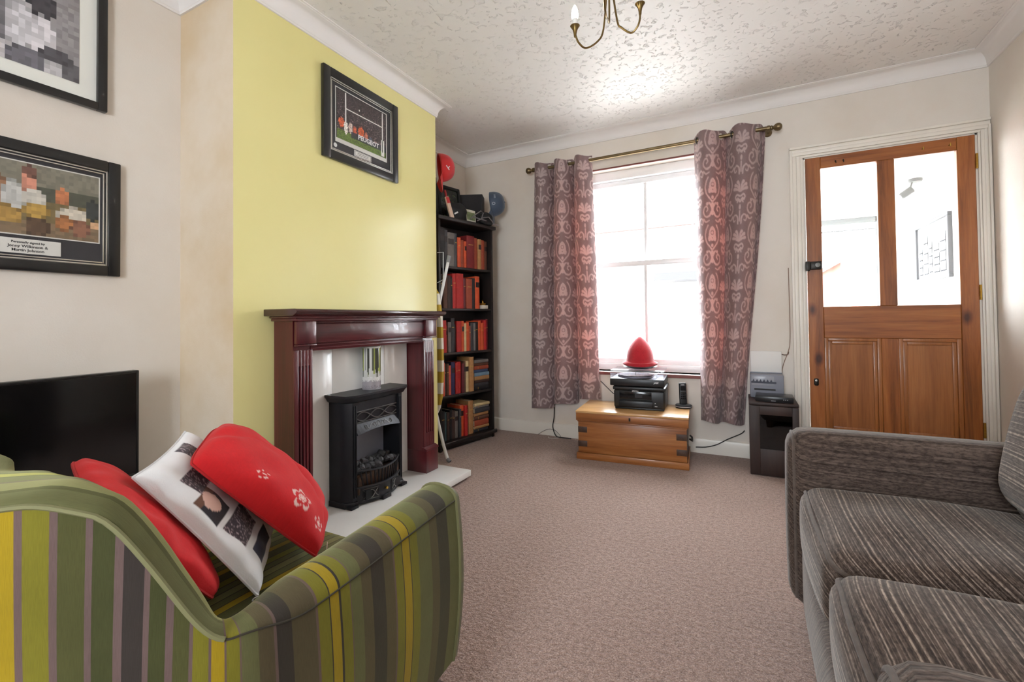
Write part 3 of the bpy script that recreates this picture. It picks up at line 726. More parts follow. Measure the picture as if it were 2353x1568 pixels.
# curved basket
def bow(y, o=0): return xf-.004+.050*(1-((y-yc)/((yi1-yi0)/2))**2)+o
ys = np.linspace(yi0, yi1, 25)
bm = NB(); tube(bm, [(bow(y), y, .228-.012*(1-((y-yc)/.155)**2)) for y in ys], .006, 8); obj('basket_rail', bm, M_IRON, fr, world=True)
bm = NB()
for a, b in zip(ys[:-1], ys[1:]):
    add(bm, [(bow(a), a, .140), (bow(b), b, .140), (bow(b), b, .062), (bow(a), a, .062), (bow(a)-.012, a, .140), (bow(b)-.012, b, .140), (bow(b)-.012, b, .062), (bow(a)-.012, a, .062)], [(0, 1, 2, 3), (4, 7, 6, 5), (0, 4, 5, 1), (3, 2, 6, 7)])
bmesh.ops.remove_doubles(bm, verts=bm.verts[:], dist=1e-5)
ap = obj('apron', bm, M_IRON, fr, world=True)
obj('basket_sill', tube(NB(), [(bow(y, .003), y, .142) for y in ys], .006, 8), M_IRON, fr, world=True)
for k in range(13):
    y = yi0+.018+(yi1-yi0-.036)*k/12; y2 = yc+(y-yc)*.88
    obj('basket_bar', tube(NB(), [(bow(y), y, .222), (bow(y2, -.006), y2, .145)], .0042, 6), M_IRON, fr, world=True)
for s in (-1, 1):
    c = yc+s*.088; bm = NB()
    for w2, h2, r in ((.040, .026, .003),):
        tube(bm, [(bow(c+a*w2, .003), c+a*w2, .103+b*h2) for a, b in ((-1, -1), (1, -1), (1, 1), (-1, 1))], r, 6, closed=True)
    tube(bm, [(bow(c+q*.036, .003), c+q*.036, .103+.02*math.cos(q*PI*.9)) for q in np.linspace(-1, 1, 16)], .0025, 6)
    tube(bm, [(bow(c+q*.036, .003), c+q*.036, .103-.02*math.cos(q*PI*.9)) for q in np.linspace(-1, 1, 16)], .0025, 6)
    obj('vent_ornament', bm, M_IRONR, ap, world=True)
    bm = NB(); box(bm, bow(c)-.002, bow(c)+.0035, c-.036, c+.036, .080, .126); obj('vent_opening', bm, mat('vent_black', (12, 12, 13), .8), ap, world=True)
obj('control_knob', lathe(NB(), [(0, 0), (.007, 0), (.007, .010), (.004, .014), (0, .014)], 12, Tm(bow(yc), yc, .105, ry=PI/2)), M_BRASS, ap, world=True)
for q in ((xf-.01, bow(yc, .012), yc-.030, yc+.030, .0525, .072), (xf-.02, xf+.016, ya+.002, ya+.05, .0525, .068), (xf-.02, xf+.016, yb-.05, yb-.002, .0525, .068)):
    obj('foot', box(NB(), *q, .003), M_IRON, fr, world=True)
M_FUELBED = mat('amber_fuel_bed', (66, 44, 26), .5, var=.7, vs=40)
obj('fuel_bed', box(NB(), xb_+.02, xf+.006, yi0+.004, yi1-.004, .10, .195, .01), M_FUELBED, fr, world=True)
M_COAL = mat('moulded_coal', (52, 50, 52), .55, var=.6, vs=22, bump=.6, bs=40)
rs = random.Random(3)
for k in range(17):
    bm = NB(); bmesh.ops.create_icosphere(bm, subdivisions=2, radius=1)
    sx, sy, sz = rs.uniform(.018, .027), rs.uniform(.020, .03), rs.uniform(.016, .024)
    for v in bm.verts: v.co *= .82+rs.random()*.36
    row = k % 2; y = yi0+.020+(yi1-yi0-.040)*(k/16.0)
    Mx = Tm(xf-.018-row*.045+rs.uniform(-.008, .008), y, .216+row*.014+rs.uniform(-.003, .012), rs.random()*3, rs.random()*3, rs.random()*3) @ Matrix.Diagonal((sx, sy, sz, 1))
    bmesh.ops.transform(bm, matrix=Mx, verts=bm.verts[:]); obj('coal', bm, M_COAL, fr, world=True, angle=.3)

# vase with a bamboo print
nu, nv = 96, 90; th = np.linspace(0, 2*PI, nu, endpoint=False)[:, None]; tt = np.linspace(0, 1, nv)[None, :]
R = .048*np.ones((nu, nv)); hgt = .226
P = np.stack([R*np.cos(th), R*np.sin(th), hgt*tt*np.ones((nu, 1))], -1)
cols = np.zeros((nu, nv, 3)); cols[:] = [lin(206), lin(206), lin(200)]
u = th/(2*PI)*np.ones((1, nv)); v = tt*np.ones((nu, 1))
green = np.array([lin(146), lin(154), lin(84)]); dk = np.array([lin(56), lin(58), lin(50)]); grey = np.array([lin(158), lin(152), lin(156)])
rs = np.random.RandomState(5)
for k in range(60):
    c = rs.rand(); w = rs.uniform(.005, .016); lo = rs.uniform(.28, .5)
    m = (np.abs(((u-c+.5) % 1)-.5) < w) & (v > lo)
    cols[m] = green*rs.uniform(.5, 1.2) if k % 3 == 0 else dk*rs.uniform(.8, 2.4)
nzz = rs.rand(nu, nv)
cols[(v < .22)] = grey; cols[(v < .30) & (nzz > .5) & (v > .18)] = [lin(225), lin(222), lin(220)]
cols[(v < .10) & (nzz > .6)] = [lin(130), lin(122), lin(128)]
vs_ = thing('vase', 'tall cylindrical vase with green bamboo print standing on the black fire', 'vase', (-1.785, 1.815, .606))
grid_obj('vase_wall', P, vcol('bamboo_print_glaze', .2, coat=.4), vs_, cols, closed_u=True)
obj('vase_rim', lathe(NB(), [(.0, .004), (.0475, .0), (.0485, .0), (.0485, .004)], 48), mat('vase_foot_glaze', (150, 146, 148), .3), vs_)
obj('vase_lip', lathe(NB(), [(.048, .218), (.0492, .224), (.048, .228), (.045, .226), (.044, .1), (0, .09)], 48), mat('vase_inside_glaze', (180, 178, 170), .3), vs_)

# ------------------------------------------------------------------ framed pictures
M_FRAME = mat('black_frame_lacquer', (20, 20, 21), .3, coat=.2); M_SLIP = mat('silver_slip', (196, 194, 188), .25, .9)
M_MOUNT = mat('charcoal_mount_board', (50, 48, 52), .75); M_PGLASS = glass('picture_glass', refl=.02, edge=.25)
def rect_frame(bm, y0, y1, z0, z1, w, x0, x1, bev=.003):
    box(bm, x0, x1, y0, y0+w, z0, z1, bev); box(bm, x0, x1, y1-w, y1, z0, z1, bev); box(bm, x0, x1, y0+w, y1-w, z0, z0+w, bev); box(bm, x0, x1, y0+w, y1-w, z1-w, z1, bev)
def pixel_print(name, parent, y0, y1, z0, z1, x, img, m):
    """flat print: img (rows, cols, 3) of sRGB 0-255, row 0 on top; each block keeps one colour"""
    nr, nc = img.shape[:2]; me = bpy.data.meshes.new(name); vs, fs, cs = [], [], []
    for r in range(nr):
        for c in range(nc):
            ya_, yb_ = y0+(y1-y0)*c/nc, y0+(y1-y0)*(c+1)/nc; zt, zb = z1-(z1-z0)*r/nr, z1-(z1-z0)*(r+1)/nr
            k = len(vs); vs += [(x, ya_, zb), (x, yb_, zb), (x, yb_, zt), (x, ya_, zt)]; fs.append((k, k+1, k+2, k+3)); cs += [[lin(q) for q in img[r, c]]+[1]]*4
    me.from_pydata(vs, [], fs); ca = me.color_attributes.new('Col', 'FLOAT_COLOR', 'POINT'); ca.data.foreach_set('color', np.array(cs, np.float32).ravel())
    me.materials.append(m); o = bpy.data.objects.new(name, me); link(o, parent); o.matrix_parent_inverse = world_of(parent).inverted(); return o
M_PRINT = vcol('photographic_print', .35)
def label_text(parent, lines, yc, zc, x, size, m, gap=1.25):
    bm = NB()
    for k, (s, sz) in enumerate(lines):
        Mx = Matrix.Translation((x, yc, zc+(len(lines)/2-.5-k)*size*gap)) @ Matrix(((0, 0, 1, 0), (1, 0, 0, 0), (0, 1, 0, 0), (0, 0, 0, 1)))
        text_bm(bm, s, sz, Mx, depth=.0003, bold=.0002)
    return obj('lettering', bm, m, parent, world=True, smooth=False)
M_INK = mat('black_ink', (40, 40, 42), .7); M_CARD = mat('cream_label_card', (214, 212, 206), .6)

# goal-post picture on the chimney breast
p = thing('framed_picture', 'black framed match photograph with silver slip on the yellow chimney breast', 'picture', (XCH, 1.836, 1.80))
ry0, ry1, rz0, rz1 = 1.562, 2.110, 1.802, 2.270; xw = XCH+.002
bm = NB(); rect_frame(bm, ry0, ry1, rz0, rz1, .045, xw, xw+.022, .004); obj('frame', bm, M_FRAME, p, world=True)
bm = NB(); rect_frame(bm, ry0+.045, ry1-.045, rz0+.045, rz1-.045, .007, xw+.004, xw+.017, .001); rect_frame(bm, ry0+.055, ry1-.055, rz0+.055, rz1-.055, .005, xw+.004, xw+.013, .001); obj('silver_slip', bm, M_SLIP, p, world=True)
obj('mount', box(NB(), xw, xw+.006, ry0+.04, ry1-.04, rz0+.04, rz1-.04), M_MOUNT, p, world=True)
iy0, iy1, iz0, iz1 = ry0+.095, ry1-.095, rz0+.125, rz1-.085
bm = NB(); rect_frame(bm, iy0-.010, iy1+.010, iz0-.022, iz1+.010, .004, xw+.006, xw+.0075, 0); box(bm, xw+.006, xw+.0068, iy0-.006, iy1+.006, iz0-.018, iz0); obj('print_border', bm, mat('pale_print_border', (208, 206, 200), .6), p, world=True)
rs = np.random.RandomState(11); nr, nc = 56, 76; img = np.zeros((nr, nc, 3))
for r in range(nr):
    for c in range(nc):
        k = rs.rand(); q = r/nr; s = c/nc
        if q < .80: img[r, c] = np.array([58, 48, 50])*(.6+.9*k) + (rs.rand() > (1.02-.35*q))*np.array([95, 78, 80])*rs.rand()
        else: img[r, c] = np.array([96, 118, 48])*(.8+.4*k)
for (cx_, cy_, rx, ry, col_) in ((6, 36, 5, 6, (206, 92, 52)), (12, 40, 3.2, 8, (226, 218, 212)), (19, 38, 3, 7, (210, 190, 180)), (25, 39, 3, 6, (196, 90, 60)), (35, 37, 5, 7, (214, 98, 52)), (43, 40, 3, 6, (190, 110, 84)), (50, 42, 3, 5, (84, 90, 110)), (58, 43, 4, 4, (150, 120, 120))):
    for r in range(nr):
        for c in range(nc):
            if ((c-cx_)/rx)**2+((r-cy_)/ry)**2 < .6+.5*rs.rand(): img[r, c] = np.clip(np.array(col_)*(.75+.45*rs.rand()), 0, 255)
img[42:49, 20:76] = img[42:49, 20:76]*.25+np.array([34, 38, 56])*.75
pixel_print('match_photograph', p, iy0, iy1, iz0, iz1, xw+.0075, img, M_PRINT)
bm = NB(); iw, ih = iy1-iy0, iz1-iz0; xq = xw+.0078
def pr_box(a, b, c, d): box(bm, xq, xq+.0004, iy0+iw*a, iy0+iw*b, iz1-ih*d, iz1-ih*c)
pr_box(.150, .172, 0, .62); pr_box(.915, .935, 0, .90); pr_box(.150, .93, .315, .335); pr_box(.895, .965, .62, .98); pr_box(.42, .44, .20, .235)
obj('goal_posts', bm, mat('white_print_ink', (228, 226, 222), .6), p, world=True)
bm = NB(); Mx = Matrix.Translation((xq+.0006, iy0+iw*.62, iz1-ih*.80)) @ Matrix(((0, 0, 1, 0), (1, 0, 0, 0), (0, 1, 0, 0), (0, 0, 0, 1)))
text_bm(bm, 'PEUGEOT', .036, Mx, depth=.0002, bold=.0012)
obj('lettering', bm, mat('board_white_ink', (214, 212, 214), .6), p, world=True, smooth=False)
bm = NB(); yc_ = (ry0+ry1)/2; box(bm, xw+.006, xw+.008, yc_-.062, yc_+.062, rz0+.066, rz0+.098); lab = obj('caption_card', bm, M_CARD, p, world=True)
bm = NB(); rect_frame(bm, yc_-.058, yc_+.058, rz0+.069, rz0+.095, .0015, xw+.008, xw+.0084, 0)
for k in range(2): box(bm, xw+.008, xw+.0084, yc_-.04, yc_+.04, rz0+.077+k*.008, rz0+.079+k*.008)
obj('caption_print', bm, M_INK, lab, world=True)
obj('round_sticker', lathe(NB(), [(0, 0), (.011, 0), (.011, .001), (0, .001)], 20, Tm(xw+.006, ry0+.085, rz0+.082, ry=PI/2)), mat('white_sticker', (222, 222, 220), .5), p, world=True)
obj('picture_glass', box(NB(), xw+.0098, xw+.0108, ry0+.05, ry1-.05, rz0+.05, rz1-.05), M_PGLASS, p, world=True)

# two pictures on the left wall
def blotch(nr, nc, base, blobs, seed, jit=.25):
    rs = np.random.RandomState(seed); im = np.zeros((nr, nc, 3)); 
    for r in range(nr):
        for c in range(nc):
            v = np.array(base(r/nr, c/nc), float)
            for (cx_, cy_, rx, ry, col_) in blobs:
                d = ((c/nc-cx_)/rx)**2+((r/nr-cy_)/ry)**2
                if d < 1.15: v = np.array(col_, float)*(1 if d < .8 else .8)
            im[r, c] = np.clip(v*(1+jit*(rs.rand()-.5)), 0, 255)
    return im
xw = XL+.002
p = thing('framed_picture', 'black framed colour photograph with dark mount and signed caption, above the television', 'picture', (XL, .632, 1.16))
ry0, ry1, rz0, rz1 = .360, .898, 1.160, 1.618
bm = NB(); rect_frame(bm, ry0, ry1, rz0, rz1, .040, xw, xw+.022, .004); obj('frame', bm, M_FRAME, p, world=True)
bm = NB(); rect_frame(bm, ry0+.040, ry1-.040, rz0+.040, rz1-.040, .006, xw+.004, xw+.016, .001); rect_frame(bm, ry0+.050, ry1-.050, rz0+.050, rz1-.050, .005, xw+.004, xw+.012, .001); obj('silver_slip', bm, M_SLIP, p, world=True)
obj('mount', box(NB(), xw, xw+.006, ry0+.035, ry1-.035, rz0+.035, rz1-.035), M_MOUNT, p, world=True)
iy0, iy1, iz0, iz1 = ry0+.095, .832, 1.290, 1.545
bm = NB(); rect_frame(bm, iy0-.004, iy1+.004, iz0-.004, iz1+.004, .004, xw+.006, xw+.0075, 0); obj('print_border', bm, M_CARD, p, world=True)
def skyb(q, s): return (128, 124, 110) if q < .30 else (84, 86, 74) if q < .5 else (120, 104, 70) if q < .8 else (128, 108, 84)
blobs = [(.2, .5, .2, .3, (150, 110, 80)), (.36, .5, .07, .25, (190, 190, 186)), (.30, .72, .12, .12, (176, 140, 74)), (.47, .20, .055, .18, (205, 140, 118)), (.47, .08, .05, .08, (120, 82, 70)), (.50, .46, .09, .14, (198, 194, 184)), (.52, .62, .09, .10, (186, 150, 76)), (.52, .85, .08, .14, (96, 74, 56)),
         (.70, .36, .05, .13, (196, 124, 84)), (.78, .62, .11, .12, (214, 206, 190)), (.72, .75, .06, .10, (176, 116, 70)), (.84, .80, .07, .14, (140, 96, 76)), (.93, .5, .05, .16, (60, 66, 66)), (.95, .72, .04, .07, (206, 166, 128))]
pixel_print('player_photograph', p, iy0, iy1, iz0, iz1, xw+.0076, blotch(20, 30, skyb, blobs, 4, .16), M_PRINT)
bm = NB(); box(bm, xw+.006, xw+.008, .540, .722, 1.222, 1.274); lab = obj('caption_card', bm, M_CARD, p, world=True)
label_text(lab, [('Personally signed by', .0105), ('Jonny Wilkinson &', .0135), ('Martin Johnson', .0135)], .636, 1.2475, xw+.0083, .0112, M_INK)
obj('picture_glass', box(NB(), xw+.0098, xw+.0108, ry0+.045, ry1-.045, rz0+.045, rz1-.045), M_PGLASS, p, world=True)

p = thing('framed_picture', 'black framed black-and-white photograph with wide white mount, highest on the left wall', 'picture', (XL, .62, 1.81))
ry0, ry1, rz0, rz1 = .395, .853, 1.812, 2.335
bm = NB(); rect_frame(bm, ry0, ry1, rz0, rz1, .030, xw, xw+.024, .003); obj('frame', bm, M_FRAME, p, world=True)
obj('mount', box(NB(), xw, xw+.006, ry0+.025, ry1-.025, rz0+.025, rz1-.025), mat('white_mount_board', (236, 236, 228), .7), p, world=True)
iy0, iy1, iz0, iz1 = ry0+.082, ry1-.082, rz0+.082, rz1-.082
def bwb(q, s): return (150, 146, 148) if s > .72 else (196, 192, 194)
blobs = [(.2, .5, .2, .3, (120, 118, 122)), (.62, .30, .12, .14, (70, 68, 74)), (.62, .62, .14, .2, (214, 210, 214)), (.42, .60, .12, .25, (206, 204, 208)), (.75, .78, .14, .08, (84, 82, 88)), (.5, .9, .2, .1, (112, 110, 118)), (.72, .92, .08, .08, (196, 194, 196)), (.9, .9, .1, .12, (96, 94, 98))]
pixel_print('player_photograph', p, iy0, iy1, iz0, iz1, xw+.0076, blotch(22, 18, bwb, blobs, 9, .22), M_PRINT)
obj('picture_glass', box(NB(), xw+.0098, xw+.0108, ry0+.028, ry1-.028, rz0+.028, rz1-.028), M_PGLASS, p, world=True)

# ------------------------------------------------------------------ television on its stand
tv = thing('television', 'flat black television with thin bezel against the left wall', 'television', (-2.105, .553, .335), rz=math.radians(4.5))
M_TVF = mat('black_tv_plastic', (16, 16, 17), .35)
obj('screen', box(NB(), .0155, .0165, -.345, .345, .055, .442), mat('black_tv_screen', (7, 7, 8), .10, spec=.5), tv)
bm = NB(); rect_frame(bm, -.355, .355, .045, .452, .010, -.02, .018, .003); obj('bezel', bm, M_TVF, tv)
bm = NB(); box(bm, -.045, -.0, -.33, .33, .07, .43, .012); obj('rear_housing', bm, M_TVF, tv)
bm = NB(); box(bm, -.02, .005, -.04, .04, .008, .06, .004); box(bm, -.075, .09, -.15, .15, 0, .009, .004); obj('stand_foot', bm, M_TVF, tv)
st = thing('tv_stand', 'low dark wooden stand under the television behind the armchair', 'stand', (-2.07, .58, 0))
M_DKOAK = wood('dark_oak', (52, 34, 24), (74, 50, 36), (92, 64, 46), 'y', 5, .4)
obj('top_board', box(NB(), -.17, .17, -.40, .40, .31, .335, .003), M_DKOAK, st); obj('shelf_board', box(NB(), -.16, .15, -.37, .37, .13, .148, .002), M_DKOAK, st)
for s in (-1, 1): obj('side_board', box(NB(), -.17, .17, min(s*.375, s*.40), max(s*.375, s*.40), 0, .31, .002), M_DKOAK, st)
# ------------------------------------------------------------------ sofa (right)
def sofa_cloth(name, axis, flip=1, k=1.0):
    """ribbed chenille; axis = object axis the ribs are counted along"""
    m, nt, b = _nt(name)
    tc = N(nt, 'ShaderNodeTexCoord'); sep = N(nt, 'ShaderNodeSeparateXYZ'); nt.links.new(tc.outputs['Object'], sep.inputs[0])
    ad = N(nt, 'ShaderNodeMath', operation='ADD' if flip > 0 else 'SUBTRACT')
    nt.links.new(sep.outputs[axis[0]], ad.inputs[0]); nt.links.new(sep.outputs[axis[1]], ad.inputs[1])
    rn = N(nt, 'ShaderNodeTexNoise', noise_dimensions='1D'); rn.inputs['Scale'].default_value = 150; rn.inputs['Detail'].default_value = 1.5; rn.inputs['Roughness'].default_value = .6
    nt.links.new(ad.outputs[0], rn.inputs['W'])
    st = [1, 1, 1]; st[{'X': 1, 'Y': 0, 'Z': 0}[axis[0]]] = .3
    speck = noise_fac(nt, 210, 3, tuple(st), rough=.7); blot = noise_fac(nt, 5, 4, rough=.65)
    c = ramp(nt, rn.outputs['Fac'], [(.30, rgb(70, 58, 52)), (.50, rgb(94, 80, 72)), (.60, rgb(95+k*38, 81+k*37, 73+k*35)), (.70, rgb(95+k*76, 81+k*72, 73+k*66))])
    m1 = N(nt, 'ShaderNodeMix', data_type='RGBA', blend_type='MULTIPLY'); m1.inputs[0].default_value = .85
    nt.links.new(c, m1.inputs[6]); nt.links.new(ramp(nt, speck, [(.40, (.36, .34, .33, 1)), (.58, (1, 1, 1, 1))]), m1.inputs[7])
    m2 = N(nt, 'ShaderNodeMix', data_type='RGBA', blend_type='MULTIPLY'); m2.inputs[0].default_value = .7
    nt.links.new(m1.outputs[2], m2.inputs[6]); nt.links.new(ramp(nt, blot, [(.35, (.72, .70, .69, 1)), (.65, (1, 1, 1, 1))]), m2.inputs[7])
    nt.links.new(m2.outputs[2], b.inputs['Base Color']); b.inputs['Roughness'].default_value = .9; b.inputs['Sheen Weight'].default_value = .22; b.inputs['Sheen Tint'].default_value = (1, .93, .86, 1); b.inputs['Sheen Roughness'].default_value = .4
    b.inputs['Specular IOR Level'].default_value = .15
    add_bump(nt, b, rn.outputs['Fac'], .35, .004); return m
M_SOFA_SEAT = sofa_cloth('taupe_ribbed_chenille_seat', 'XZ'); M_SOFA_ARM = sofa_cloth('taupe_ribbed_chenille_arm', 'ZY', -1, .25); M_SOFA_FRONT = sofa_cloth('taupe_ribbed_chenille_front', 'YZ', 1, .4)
M_SOFA_PIPE = mat('taupe_piping', (88, 76, 68), .9, var=.2, vs=60, sheen=.1)
sf = thing('sofa', 'taupe ribbed two-seat sofa in front of the pine door', 'sofa', (.60, 1.13, 0))
SX0, SX1 = .118, 1.06
def O(v): return (v[0]-.60, v[1]-1.13, v[2])
def sbm(fn): bm = NB(); fn(bm); return bm
bm = NB(); soft_box(bm, (SX1-SX0-.04)/2, .53, .13, .03, (.012, 0, 0), M=Tm((SX0+SX1)/2+.01-.6, 0, .19)); obj('seat_base', bm, M_SOFA_FRONT, sf)
def sofa_arm(y0, y1, top):
    yc = (y0+y1)/2; h = top-.06
    def fn(p, u, v, w):     # slightly bellied top, front leaning outwards a touch
        return p
    bm = NB(); soft_box(bm, (SX1-SX0)/2, (y1-y0)/2, h/2, .052, (.006, .008, .006), 26, 12, 18, Tm((SX0+SX1)/2-.6, yc-1.13, .06+h/2), fn)
    arm = obj('arm', bm, M_SOFA_ARM, sf)
    e = .0155; xq = SX0-.6+e; pts = []; ya_, yb_ = y0-1.13+e, y1-1.13-e; zt = top-e
    pts = [(xq, ya_, .09), (xq, ya_, .3), (xq, ya_, zt-.05)]+[(xq, ya_+.036*(1-math.cos(k/6*PI/2)), zt-.036+.036*math.sin(k/6*PI/2)) for k in range(7)]
    pts += [(xq, yb_-.036+.036*math.sin(k/6*PI/2), zt-.036+.036*math.cos(k/6*PI/2)) for k in range(7)]+[(xq, yb_, zt-.05), (xq, yb_, .3), (xq, yb_, .09)]
    obj('piping', tube(NB(), pts, .0045, 8), M_SOFA_PIPE, arm)
sofa_arm(1.655, 1.800, .605); sofa_arm(.515, .660, .605)
def seat_cushion(y0, y1, dz, seed):
    yc = (y0+y1)/2; hx, hy, hz = .255, (y1-y0)/2, .085
    rr = random.Random(seed); a, b_ = rr.random()*6, rr.random()*6
    def fn(p, u, v, w):
        p.z += .006*math.sin(5*p.x*4+a)*math.sin(4*p.y*5+b_)*max(0, w); p.x -= .010*(1-v*v)*(u < -.9)
        if w > 0 and abs(v) > .75: p.z -= .030*((abs(v)-.75)/.25)**2
        return p
    bm = NB(); cx_ = .150+hx; soft_box(bm, hx, hy, hz, .045, (.012, .006, .022), 34, 26, 10, Tm(cx_-.6, yc-1.13, .372+dz), fn)
    cu = obj('seat_cushion', bm, M_SOFA_SEAT, sf)
    z = .372+dz+hz; pts = []
    x0, x1, ya, yb = cx_-hx, cx_+hx, y0, y1
    for t in np.linspace(0, 1, 10): pts.append((x1-(x1-x0-.04)*t, yb-.012, z-.030))
    for q in range(5): an = q/4*PI/2; pts.append((x0+.045-.040*math.sin(an), yb-.052+.040*math.cos(an), z-.030+.004*q))
    for t in np.linspace(.1, .9, 9): pts.append((x0+.008-.010*math.sin(PI*t), yb-.052+(ya-yb+.104)*t, z-.014+.010*math.sin(PI*t)))
    for q in range(5): an = q/4*PI/2; pts.append((x0+.045-.040*math.cos(an), ya+.052-.040*math.sin(an), z-.014-.004*q))
    for t in np.linspace(0, 1, 10): pts.append((x0+.04+(x1-x0-.04)*t, ya+.012, z-.030))
    obj('piping', tube(NB(), [(x-.6, y-1.13, zz) for x, y, zz in pts], .0050, 8), M_SOFA_PIPE, cu)
seat_cushion(1.137, 1.655, 0.0, 1); seat_cushion(.664, 1.131, .006, 2)
bm = NB(); soft_box(bm, .10, .53, .30, .05, (.01, .0, .01), 10, 26, 16, Tm(.96-.6, 0, .47)); obj('back_frame', bm, M_SOFA_FRONT, sf)
for yc in (1.395, .900):
    bm = NB(); soft_box(bm, .115, .255, .195, .09, (.035, .01, .02), 16, 20, 18, Tm(.715-.6, yc-1.13, .635, ry=.20)); obj('back_cushion', bm, M_SOFA_SEAT, sf)
for x in (SX0+.07, SX1-.07):
    for y in (.52, 1.74): obj('foot', lathe(NB(), [(0, 0), (.022, 0), (.028, .05), (.028, .065), (0, .065)], 14, Tm(x-.6, y-1.13, 0)), M_DKOAK, sf)

# ------------------------------------------------------------------ striped armchair (lower left)
MUST, LIME, MAUV, OLIV, GREN, DARK = (150, 126, 22), (112, 106, 30), (98, 79, 76), (92, 92, 58), (72, 72, 38), (52, 45, 42)
def stripe_cloth(name, use, period, seq, sheen=.5):
    """velour stripes counted along the u (or v) of the cloth"""
    m, nt, b = _nt(name)
    uv = N(nt, 'ShaderNodeUVMap'); sep = N(nt, 'ShaderNodeSeparateXYZ'); nt.links.new(uv.outputs[0], sep.inputs[0])
    dv = N(nt, 'ShaderNodeMath', operation='DIVIDE'); dv.inputs[1].default_value = period; nt.links.new(sep.outputs[use], dv.inputs[0])
    fr_ = N(nt, 'ShaderNodeMath', operation='FRACT'); nt.links.new(dv.outputs[0], fr_.inputs[0])
    tot = sum(w for w, _ in seq); acc = 0; stops = []
    for w, c in seq: stops.append((acc/tot, rgb(*c))); acc += w
    c = ramp(nt, fr_.outputs[0], stops, 'CONSTANT')
    # streaks in the pile along the stripe
    mp = N(nt, 'ShaderNodeMapping'); nt.links.new(uv.outputs[0], mp.inputs[0]); mp.inputs['Scale'].default_value = (1, .04, 1) if use == 0 else (.04, 1, 1)
    ns = N(nt, 'ShaderNodeTexNoise'); ns.inputs['Scale'].default_value = 1500; ns.inputs['Detail'].default_value = 3; nt.links.new(mp.outputs[0], ns.inputs['Vector'])
    mx = N(nt, 'ShaderNodeMix', data_type='RGBA', blend_type='MULTIPLY'); mx.inputs[0].default_value = .45
    nt.links.new(c, mx.inputs[6]); nt.links.new(ramp(nt, ns.outputs['Fac'], [(.36, (.72, .70, .68, 1)), (.6, (1.0, 1.0, 1.0, 1))]), mx.inputs[7])
    bl = noise_fac(nt, 9, 4); m2 = N(nt, 'ShaderNodeMix', data_type='RGBA', blend_type='MULTIPLY'); m2.inputs[0].default_value = .6
    nt.links.new(mx.outputs[2], m2.inputs[6]); nt.links.new(ramp(nt, bl, [(.3, (.7, .7, .68, 1)), (.65, (1, 1, 1, 1))]), m2.inputs[7])
    nt.links.new(m2.outputs[2], b.inputs['Base Color']); b.inputs['Roughness'].default_value = .85; b.inputs['Sheen Weight'].default_value = sheen; b.inputs['Sheen Roughness'].default_value = .4
    b.inputs['Sheen Tint'].default_value = rgb(200, 200, 150); b.inputs['Specular IOR Level'].default_value = .2
    add_bump(nt, b, ns.outputs['Fac'], .15, .003); return m
BRWN, DGRN = (80, 70, 50), (62, 64, 34)
SEQ_BACK = [(15.5, MUST), (3, MAUV), (16, LIME), (4, MAUV), (16, GREN), (7, MAUV), (16, DGRN), (6, MAUV), (20, DARK), (8, MAUV), (21, DGRN), (7, MAUV), (25, GREN), (8, MAUV), (24, LIME), (8, MAUV), (28, MUST), (9, MAUV)]
_arm = [(.041, OLIV), (.080, DARK), (.106, BRWN), (.147, OLIV), (.149, MAUV), (.170, LIME), (.173, DARK), (.193, MUST), (.196, DARK), (.216, LIME), (.220, MAUV), (.245, BRWN), (.277, DARK), (.300, BRWN), (.322, OLIV), (.325, MAUV), (.343, LIME), (.346, DARK), (.363, MUST), (.366, DARK), (.386, LIME), (.390, MAUV), (.430, BRWN), (.452, DARK), (.457, MAUV), (.478, BRWN), (.497, OLIV), (.500, MAUV), (.515, LIME), (.518, MAUV), (.530, MUST)]
SEQ_ARM = [(q[0]-p, q[1]) for p, q in zip([0]+[r[0] for r in _arm[:-1]], _arm)]
SEQ_SEAT = [(14, LIME), (2, DARK), (12, OLIV), (2, DARK), (14, (120, 118, 76)), (2, DARK), (12, OLIV), (2, DARK), (12, MUST), (2, DARK), (16, GREN), (2, DARK)]
SEQ_TOP = [(14, OLIV), (4, GREN), (14, (130, 128, 84)), (3, MAUV), (12, OLIV), (3, GREN), (10, (170, 166, 70)), (3, GREN), (12, OLIV)]
M_CH_BACK = stripe_cloth('striped_velour_back', 0, .2415, SEQ_BACK); M_CH_ARM = stripe_cloth('striped_velour_arm', 0, .530, SEQ_ARM)
M_CH_SEAT = stripe_cloth('striped_velour_seat', 0, .13, SEQ_SEAT); M_CH_TOP = stripe_cloth('striped_velour_top', 1, .15, SEQ_TOP)
ch = thing('armchair', 'green and mustard striped tub armchair nearest the camera', 'armchair', (-.985, .50, 0))
CC = Vector((-.985, .50, 0))
# plan of the outer face: near arm front -> round the back -> far arm front
XN, XF, YFR = -.584, -1.386, .866
plan = [Vector((XN-.012, YFR-.0)), Vector((XN-.004, .70)), Vector((XN, .52)), Vector((XN-.004, .40)), Vector((XN-.020, .345)), Vector((XN-.055, .305)), Vector((XN-.11, .262)), Vector((XN-.18, .215)), Vector((XN-.26, .170)), Vector((XN-.34, .143)), Vector((-.985, .135))]
plan = plan + [Vector((2*-.985-p.x, p.y)) for p in plan[-2::-1]]
pl = catmull(plan, 8); L = [0.0]
for a, b in zip(pl[:-1], pl[1:]): L.append(L[-1]+(b-a).length)
LT = L[-1]
def nrm_at(i):
    a, b = pl[max(0, i-1)], pl[min(len(pl)-1, i+1)]; d = (b-a).normalized(); return Vector((-d.y, d.x))*(-1)
cen = Vector((-.985, .62))
NRM = []
for i in range(len(pl)):
    n = nrm_at(i)
    if n.dot(cen-pl[i]) < 0: n = -n
    NRM.append(n)
